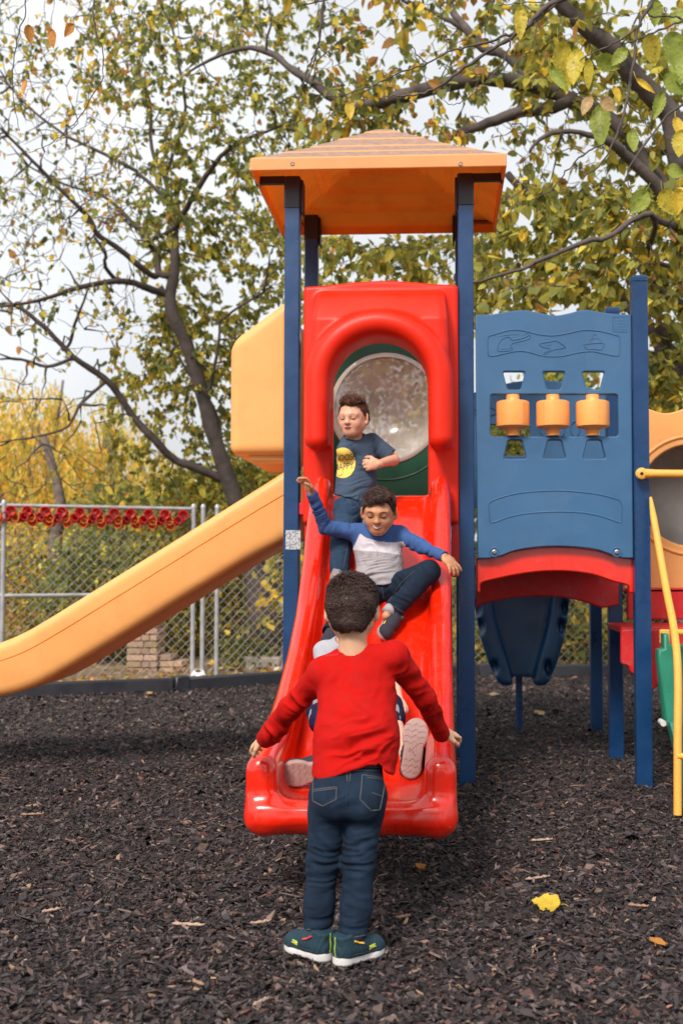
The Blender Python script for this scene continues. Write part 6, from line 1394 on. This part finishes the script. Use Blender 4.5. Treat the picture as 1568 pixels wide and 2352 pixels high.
add_hand(F, J['wrL'], (-.30, -.12, .62), (-.75, -.45, .15), 1, 1.16, (.45, .5, .5, .35), .3); add_hand(F, J['wrR'], (.45, -.15, -.45), (-.35, .55, -.55), 1, 1.16, (.25, .35, .35, .3), .22)
sk2 = skin_mat('tan_skin', (.50, .235, .125), None, [(.031, .024, .019, .0042, -10, (.045, .022, .015), .35, .9), (.031, .010, .018, .006, 0, (.36, .15, .085), .8, .55), (.031, -.0035, .0155, .0036, 22, (.018, .01, .01), .4, .97), (0, -.0570, .031, .0105, 13, (.44, .12, .09), .4, .95), (0, -.0560, .0265, .0058, 13, (.05, .015, .015), .4, 1), (0, -.0550, .0225, .0038, 13, (.78, .72, .66), .3, 1), (.010, -.030, .005, .0024, 0, (.14, .05, .035), .5, .8)])
finish('body', F, sk2, r2, smooth=2, fc=(hc, hA, hs_))
make_hair(r2, hc, hA, hs_, ([-.13, -.06, -.03, -.01, .018, .035, .055, .085], [-.045, -.05, .0, .020, .002, .030, .058, .068]), 'swept', 5200, .022, .0045, (.040, .019, .015))
F = Field(P(690, 1390, 5.9)+[-.06, -.25, 0], P(1050, 1110, 5.9)+[.08, .18, .05], .0036)
F.cone(J['neck']-[0, 0, .03], J['chest'], .072, .112, .04, flat=((0, 1, 0), 1.35)); F.cone(J['chest'], P(872, 1300, 5.95), .128, .115, .04, flat=((0, 1, 0), 1.3)); F.cone(P(872, 1300, 5.95), P(880, 1335, 5.92), .115, .108, .04, flat=((0, 1, 0), 1.2)); F.ell(P(842, 1320, 5.90), (.055, .07, .05), None, .03)
F.cone(J['shL'], J['shR'], .046, .046, .04); F.cone(J['shL'], J['elL'], .048, .038, .025); F.cone(J['elL'], J['wrL'], .038, .031, .02); F.cone(J['shR'], J['elR'], .046, .038, .025); F.cone(J['elR'], J['wrR'], .038, .030, .02)
for s in 'LR': pass
F.cone(hc+hA[2]*-.06, J['neck']+np.array([0, -.012, .006]), .050, .055, .004, neg=True)
g = F.all(); hx = np.array([P(u, 1330, 5.8)[0] for u in (800, 830, 860, 890, 925, 940)]); hzz = np.array([P(860, v, 5.82)[2] for v in (1325, 1334, 1344, 1342, 1326, 1318)]); d = np.interp(g[0], hx, hzz)-g[2]; d = np.where((g[0] > hx[0]-.05) & (g[0] < hx[-1]+.03), d, -1).astype(np.float32); F.A = np.maximum(F.A, d)
# cuffs
def cuff(F, el, wr, r=.05, off=0.0):
    a = nz_(wr-el); F.cone(wr+a*(.045+off), wr+a*.11, .045, .06, .002, neg=True)
for s in 'LR': cuff(F, J['el'+s], J['wr'+s])
def raglan(V):
    u, v = uvof(V); c = np.empty((len(V), 3)); c[:] = (.048, .102, .27)
    lim_t = np.interp(u, [805, 816, 828, 840, 870, 900, 926], [1262, 1235, 1226, 1235, 1244, 1246, 1244]); side = np.interp(v, [1226, 1262, 1300, 1345], [826, 809, 806, 804]); sideR = np.interp(v, [1226, 1245, 1270, 1300, 1345], [922, 926, 938, 936, 940])
    inb = (v > lim_t) & (u > side) & (u < sideR); low = v > np.interp(u, [805, 870, 945], [1263, 1267, 1279]); c[inb] = (.56, .52, .57); c[inb & low] = (.33, .30, .32); return c
so, V, Q = finish('shirt', F, M['cloth'], r2, wr=[wl(865, 1320, 5.85, 2, 10, .09, 60, .008), wl(840, 1275, 5.85, 8, -8, .08, 38, .005), wl(780, 1218, 5.9, 10, 3, .08, 50, .006), wl(725, 1165, 5.85, 3, 10, .06, 60, .005), wl(960, 1255, 5.85, 10, 5, .10, 50, .006), wl(1000, 1270, 5.78, 10, 4, .06, 60, .005), wl(920, 1290, 5.85, 8, 6, .06, 40, .006)], fine=.0012, colfn=raglan)
bv = bvh_of(V, Q)
F = Field(P(740, 1475, 5.7)+[-.06, -.60, -.02], P(1010, 1290, 5.9)+[.06, .18, .05], .0036)
F.cone(P(878, 1336, 5.93), J['pel'], .098, .104, .03, flat=((0, 1, 0), 1.2)); F.cone(J['hipR'], J['kneeR'], .068, .058, .03); F.cone(J['kneeR'], P(925, 1378, 5.75), .057, .050, .02); F.cone(P(925, 1378, 5.75), P(908, 1395, 5.74), .050, .053, .01); F.cone(J['hipL'], J['kneeL'], .066, .058, .03); F.cone(J['kneeL'], J['ankL'], .056, .048, .02)
a = nz_(J['ankR']-J['kneeR']); F.cone(J['ankR']+a*.062, J['ankR']+a*.13, .06, .07, .002, neg=True); a = nz_(J['ankL']-J['kneeL']); F.cone(J['ankL']+a*.055, J['ankL']+a*.13, .055, .07, .002, neg=True)
jo, V, Q = finish('jeans', F, M['denim'], r2, wr=[wl(900, 1350, 5.8, 9, -5, .08, 46, .006), wl(970, 1325, 5.75, 8, -6, .06, 40, .004), wl(930, 1380, 5.7, -6, 8, .06, 50, .005), wl(870, 1365, 5.8, 3, 10, .06, 50, .006)], fine=.0012, colfn=DEN((.013, .023, .043)))
bv = bvh_of(V, Q); F2 = lambda pts: [(679.7+.24604*x, 1065.5+.24604*y) for x, y in pts]
[sew(jo, bv, [F2(q)]) for q in ([(1100, 1000), (1010, 1080), (930, 1180), (860, 1285)], [(800, 1150), (810, 1200), (815, 1260)], [(858, 1300), (930, 1340), (1010, 1392)], [(735, 1135), (850, 1125)])]
sock = mat('grey_sock', (.32, .30, .32), .9, .1, 60)
mb = MB(); a_ = P(898, 1396, 5.72); b_ = P(889, 1408, 5.70); mb.tube([a_, b_], [.032, .033], 14); mb.build('sock', sock, r2, True)
fw = P(862, 1450, 5.56)-P(886, 1400, 5.72); hl_ = P(893, 1420, 5.78)
s_, A_, k_, to_ = shoe(r2, hl_, fw, (.75, -.45, .45), .19, M['shoedk'], M['sole'], 'black sneaker with yellow and red trim')
mb = MB(); mb.tube(to_(catmull([(.05, .034, .05), (.09, .036, .048), (.13, .036, .040)], 4)), .004, 6); mb.tube(to_(catmull([(.05, -.034, .05), (.09, -.036, .048), (.13, -.036, .040)], 4)), .004, 6); mb.tube(to_(np.array([(.03, -.02, .09), (.06, -.015, .085), (.09, 0, .078)])), .004, 6); mb.build('trim', mat('yellow_shoe_trim', (.85, .5, .05), .5), s_, True)
s_, _, _, _ = shoe(r2, P(764, 1478, 5.42)+[0, .02, -.02], P(750, 1475, 5.22)-P(764, 1478, 5.42), (0, -.5, 1), .19, M['shoedk'], M['sole'])

# === boy in the grey tee at the top of the slide
r3 = thing('person', P(790, 1325, 6.08), 'boy in a dark grey printed tee and jeans standing at the top of the slide', 'person')
hc = P(811, 960, 6.24); hA = frame((-.34, -1, -.16), (.02, 0, 1)); hs_ = .97
J = dict(neck=P(812, 1008, 6.30), chest=P(818, 1045, 6.32), waist=P(818, 1110, 6.30), pel=P(808, 1165, 6.26), shL=P(793, 1035, 6.22), shR=P(853, 1015, 6.38), elR=P(903, 1056, 6.38), wrR=P(868, 1066, 6.22), elL=P(800, 1080, 6.45), wrL=P(838, 1112, 6.50),
         hipL=P(795, 1180, 6.22), hipR=P(829, 1180, 6.30), kneeL=P(783, 1250, 6.04), ankL=P(779, 1312, 5.98), kneeR=P(838, 1250, 6.26), ankR=P(846, 1300, 6.24))
F = Field(P(740, 1350, 6.2)+[-.06, -.25, 0], P(930, 890, 6.3)+[.06, .38, .06], .0036)
add_head(F, hc, hA, hs_, J['neck']); F.cone(J['neck']-[0, 0, .01], J['chest'], .045, .08, .03, flat=((-.4, 1, 0), 1.3)); F.cone(J['chest'], J['waist'], .092, .088, .03, flat=((-.4, 1, 0), 1.25)); F.cone(J['waist'], J['pel'], .088, .09, .03, flat=((-.4, 1, 0), 1.2)); F.cone(J['shL'], J['shR'], .034, .034, .03)
F.cone(J['shR'], J['elR'], .034, .029, .02); F.cone(J['elR'], J['wrR'], .031, .021, .02); F.cone(J['shL'], J['elL'], .033, .028, .02); F.cone(J['elL'], J['wrL'], .027, .02, .02)
for s in 'LR': F.cone(J['hip'+s], J['knee'+s], .050, .04, .03); F.cone(J['knee'+s], J['ank'+s], .038, .026, .02); F.cone(J['ank'+s], J['ank'+s]+[0, -.05, -.05], .026, .022, .02)
add_hand(F, J['wrR'], (-.85, -.25, -.08), (-.15, .9, -.1), -1, 1.12, (1.1, 1.15, 1.2, 1.2), .0); add_hand(F, J['wrL'], (.5, .1, -.6), (0, 1, 0), 1, 1.0, (.4, .4, .4, .4))
sk3 = skin_mat('fair_skin', (.66, .335, .22), None, [(.031, .025, .017, .0032, -10, (.30, .14, .09), .5, .6), (.031, -.006, .0165, .0028, 24, (.05, .025, .02), .4, .95), (.031, .006, .018, .006, 0, (.58, .26, .19), .8, .5), (0, -.0565, .025, .0105, 10, (.50, .13, .12), .4, .9), (0, -.0565, .0185, .0062, 12, (.07, .012, .014), .3, .97), (0, -.0605, .011, .0030, 8, (.40, .12, .10), .4, .8), (.044, -.03, .018, .016, 0, (.70, .27, .20), .9, .5), (.010, -.030, .005, .0024, 0, (.25, .08, .06), .5, .7)])
finish('body', F, sk3, r3, smooth=2, fc=(hc, hA, hs_))
make_hair(r3, hc, hA, hs_, ([-.13, -.06, -.03, -.01, .012, .032, .05, .085], [-.05, -.05, .005, .020, -.002, .030, .064, .078]), 'spiky', 5000, .018, .0005, (.10, .042, .026))
F = Field(P(750, 1170, 6.2)+[-.06, -.25, 0], P(930, 980, 6.3)+[.06, .38, .04], .0036)
fl3 = ((-.4, 1, 0), 1.25)
F.cone(J['neck']-[0, 0, .03], J['chest'], .075, .100, .04, flat=fl3); F.cone(J['chest'], J['waist'], .108, .108, .04, flat=fl3); F.cone(J['waist'], P(806, 1150, 6.26), .108, .100, .04, flat=((-.4, 1, 0), 1.1)); F.cone(J['shL'], J['shR'], .046, .044, .04)
F.cone(J['shR'], J['shR']+(J['elR']-J['shR'])*.80, .050, .052, .02); F.cone(J['shL'], J['shL']+(J['elL']-J['shL'])*.7, .046, .046, .02)
a = nz_(J['elR']-J['shR']); F.cone(J['shR']+(J['elR']-J['shR'])*.70+a*.055, J['elR']+a*.06, .06, .07, .002, neg=True); F.cone(hc+hA[2]*-.06, J['neck']+np.array([0, -.01, .004]), .050, .055, .004, neg=True)
F.clip(P(806, 1146, 6.2), (-.28, 0, -1), .004)
so, V, Q = finish('tee_shirt', F, M['cloth'], r3, wr=[wl(815, 1125, 6.2, 4, 10, .10, 50, .007), wl(870, 1030, 6.3, 9, 7, .06, 55, .006), wl(835, 1080, 6.2, 8, -8, .08, 40, .005), wl(800, 1030, 6.2, 6, 8, .06, 40, .004)], fine=.0012, colr=(.055, .080, .125))
bv = bvh_of(V, Q)
# printed disc, lettering and smile on the tee
def decal(shape_pts, name, m_, off, par):
    Vt, Ft = shape_pts; W2 = [hitp(bv, u, v, off) for u, v in Vt]; keep = []
    for f in Ft:
        if all(W2[i] is not None for i in f):
            q = np.array([W2[i] for i in f])
            if max(np.linalg.norm(q-q[0], axis=1)) < .05: keep.append([int(i) for i in f])
    Vv = np.array([w_ if w_ is not None else np.zeros(3)+hc for w_ in W2]); used = sorted({i for f in keep for i in f}); mp = {i: j for j, i in enumerate(used)}
    if not keep: return
    mesh_np(name, Vv[used], [np.array([mp[i] for i in f]) for f in keep], m_, par, True)
gu, gv = np.meshgrid(np.linspace(-1, 1, 41), np.linspace(-1, 1, 41), indexing='ij'); rr2 = np.maximum(np.abs(gu), np.abs(gv))+1e-9; nn_ = np.sqrt(gu**2+gv**2)+1e-9; DU = 787+29*gu*rr2/nn_; DV = 1063+35*gv*rr2/nn_
i_ = np.arange(41*41).reshape(41, 41); FQ = np.stack([i_[:-1, :-1], i_[1:, :-1], i_[1:, 1:], i_[:-1, 1:]], -1).reshape(-1, 4)
decal((list(zip(DU.ravel(), DV.ravel())), FQ), 'yellow_print', mat('yellow_print', (.80, .55, .10), .7, .08, 90), .0015, so)
ink = mat('navy_print', (.030, .040, .060), .7)
def txt(s_, u, v, size, wx, skew=0):
    Vt, Ft = text_mesh(s_, 1.0); return [(u+x*size*wx+y*skew, v-y*size-x*size*wx*.10) for x, y, _ in Vt], Ft
for s_, u, v in (('CHOOSE', 787, 1052), ('HAPPY', 789, 1072)): decal(txt(s_, u, v, 21, .70), 'lettering', ink, .0028, so)
sew(so, bv, [[(772, 1080), (775, 1090), (781, 1093), (786, 1088), (787, 1079)]], 'smile_print', .0016, ink, .0015)
F = Field(P(740, 1345, 6.1)+[-.06, -.22, 0], P(880, 1120, 6.3)+[.06, .22, .04], .0036)
F.cone(P(806, 1140, 6.27), J['pel'], .094, .104, .03, flat=((-.3, 1, 0), 1.15)); F.cone(J['hipL'], J['kneeL'], .070, .058, .03); F.cone(J['kneeL'], P(779, 1308, 5.98), .058, .052, .02); F.cone(J['hipR'], J['kneeR'], .066, .056, .03); F.cone(J['kneeR'], J['ankR'], .056, .050, .02)
F.clip(P(779, 1320, 6.0), (0, .15, -1), .004); F.clip(P(806, 1134, 6.2), (-.3, 0, 1), .004)
jo, V, Q = finish('jeans', F, M['denim'], r3, wr=[wl(785, 1260, 6.05, 2, 10, .07, 60, .008), wl(800, 1180, 6.15, 6, 9, .08, 44, .006), wl(775, 1300, 6.05, 0, 10, .05, 66, .008)], fine=.0012, colfn=DEN((.026, .052, .098)))
bv = bvh_of(V, Q); FJ = lambda pts: [(679.7+.2695*x, 863.4+.2695*y) for x, y in pts]
[sew(jo, bv, [q]) for q in (FJ([(420, 1010), (440, 1060), (470, 1100)]), FJ([(480, 1200), (450, 1350), (430, 1500), (400, 1640)]), FJ([(345, 1050), (440, 1015), (560, 985)]), FJ([(500, 1070), (560, 1150)]), [(752, 1316), (775, 1313), (800, 1312)])]
gs = mat('grey_suede', (.22, .19, .19), .85, .15, 60)
for k_ in 'LR':
    b_ = J['ank'+k_]; s_, _, _, _ = shoe(r3, np.array([b_[0], b_[1]+.05, bed_z(b_[1]+.05)+.02]), (-.12 if k_ == 'L' else .1, -1, -.75), (0, -.6, 1), .185, gs, M['white'])

# === child seated low on the slide, mostly hidden behind the boy in red
r4 = thing('person', P(800, 1625, 5.15), 'child mostly hidden behind the boy in red, shoe soles facing the camera', 'person')
hc = P(808, 1408, 5.12); hA = frame((-.05, -1, -.1)); hs_ = .90
J = dict(neck=P(796, 1470, 5.18), chest=P(786, 1524, 5.22), pel=P(794, 1600, 5.15), shL=P(744, 1496, 5.2), shR=P(832, 1515, 5.2), elL=P(748, 1570, 5.1), wrL=P(765, 1620, 4.95), elR=P(905, 1570, 5.0), wrR=P(915, 1606, 4.88),
         hipL=P(776, 1612, 5.1), hipR=P(826, 1612, 5.1), kneeL=P(738, 1632, 4.86), kneeR=P(892, 1625, 4.86), ankL=P(748, 1760, 4.60), ankR=P(936, 1745, 4.66))
F = Field(P(640, 1820, 4.9)+[-.05, -.5, -.02], P(960, 1340, 5.2)+[.1, .2, .05], .004)
add_head(F, hc, hA, hs_, J['neck']); F.cone(J['neck'], J['chest'], .042, .08, .03, flat=((0, 1, 0), 1.3)); F.cone(J['chest'], J['pel'], .09, .088, .03, flat=((0, 1, 0), 1.2)); F.cone(J['shL'], J['shR'], .034, .034, .03)
for s in 'LR': F.cone(J['sh'+s], J['el'+s], .03, .026, .02); F.cone(J['el'+s], J['wr'+s], .026, .019, .02); F.cone(J['hip'+s], J['knee'+s], .05, .042, .03); F.cone(J['knee'+s], J['ank'+s], .040, .026, .02); F.cone(J['ank'+s], J['ank'+s]+[0, -.02, -.02], .026, .022, .02)
add_hand(F, J['wrL'], (.2, -.5, -.5), (0, .3, -1), 1, .95, (.5,)*4); add_hand(F, J['wrR'], (.25, -.5, -.35), (-.5, .3, -1), -1, .95, (.6,)*4)
sk4 = skin_mat('light_skin', (.60, .36, .26), None, [(.031, .024, .018, .0035, -10, (.09, .05, .03), .5, .8), (.031, -.003, .015, .003, 20, (.03, .02, .02), .4, .9), (0, -.056, .020, .005, 10, (.45, .14, .12), .4, .8)])
finish('body', F, sk4, r4, smooth=2, fc=(hc, hA, hs_)); make_hair(r4, hc, hA, hs_, ([-.13, -.06, -.03, -.01, .018, .035, .055, .085], [-.045, -.05, .0, .020, .002, .030, .058, .068]), 'swept', 1500, .018, .010, (.05, .028, .016))
F = Field(P(690, 1640, 5.1)+[-.05, -.25, -.02], P(930, 1440, 5.2)+[.05, .2, .05], .004)
F.cone(J['neck']-[0, 0, .03], J['chest'], .07, .10, .04, flat=((0, 1, 0), 1.3)); F.cone(J['chest'], J['pel'], .112, .108, .04, flat=((0, 1, 0), 1.2)); F.cone(J['shL'], J['shR'], .045, .045, .04)
for s in 'LR': F.cone(J['sh'+s], J['sh'+s]+(J['el'+s]-J['sh'+s])*.75, .046, .046, .02)
F.cone(J['neck']+[0, -.01, .06], J['neck']+[0, -.01, .005], .05, .052, .004, neg=True)
finish('shirt', F, M['cloth'], r4, (.38, .38, .43), wr=[wl(770, 1500, 5.1, 8, 6, .08, 40, .005)], fine=.001)
F = Field(P(690, 1700, 4.9)+[-.05, -.3, -.02], P(930, 1580, 5.2)+[.05, .2, .05], .004)
F.cone(P(800, 1590, 5.15), J['pel'], .10, .11, .03); 
for s in 'LR': F.cone(J['hip'+s], J['knee'+s], .068, .062, .03); F.cone(J['knee'+s], J['knee'+s]+(J['ank'+s]-J['knee'+s])*.2, .060, .058, .02)
finish('shorts', F, M['cloth'], r4, wr=[wl(745, 1640, 4.8, 5, 8, .06, 60, .006)], fine=.001, colfn=lambda V: np.where((vnoise(V*[60, 60, 8]) > .45)[:, None], np.array([.25, .24, .27]), np.array([.012, .014, .045])))
# soles face the camera
tan_s = M['sole']
cR = P(941, 1787, 4.57); s_, _, _, _ = shoe(r4, cR, P(958, 1650, 4.66)-cR, (.05, 1, .28), .245, M['shoedk'], tan_s, W_=.0435)
cL = P(786, 1772, 4.47); s_, _, _, _ = shoe(r4, cL, P(644, 1782, 4.44)-cL, (.12, 1, .22), .245, M['shoedk'], tan_s, W_=.0435)
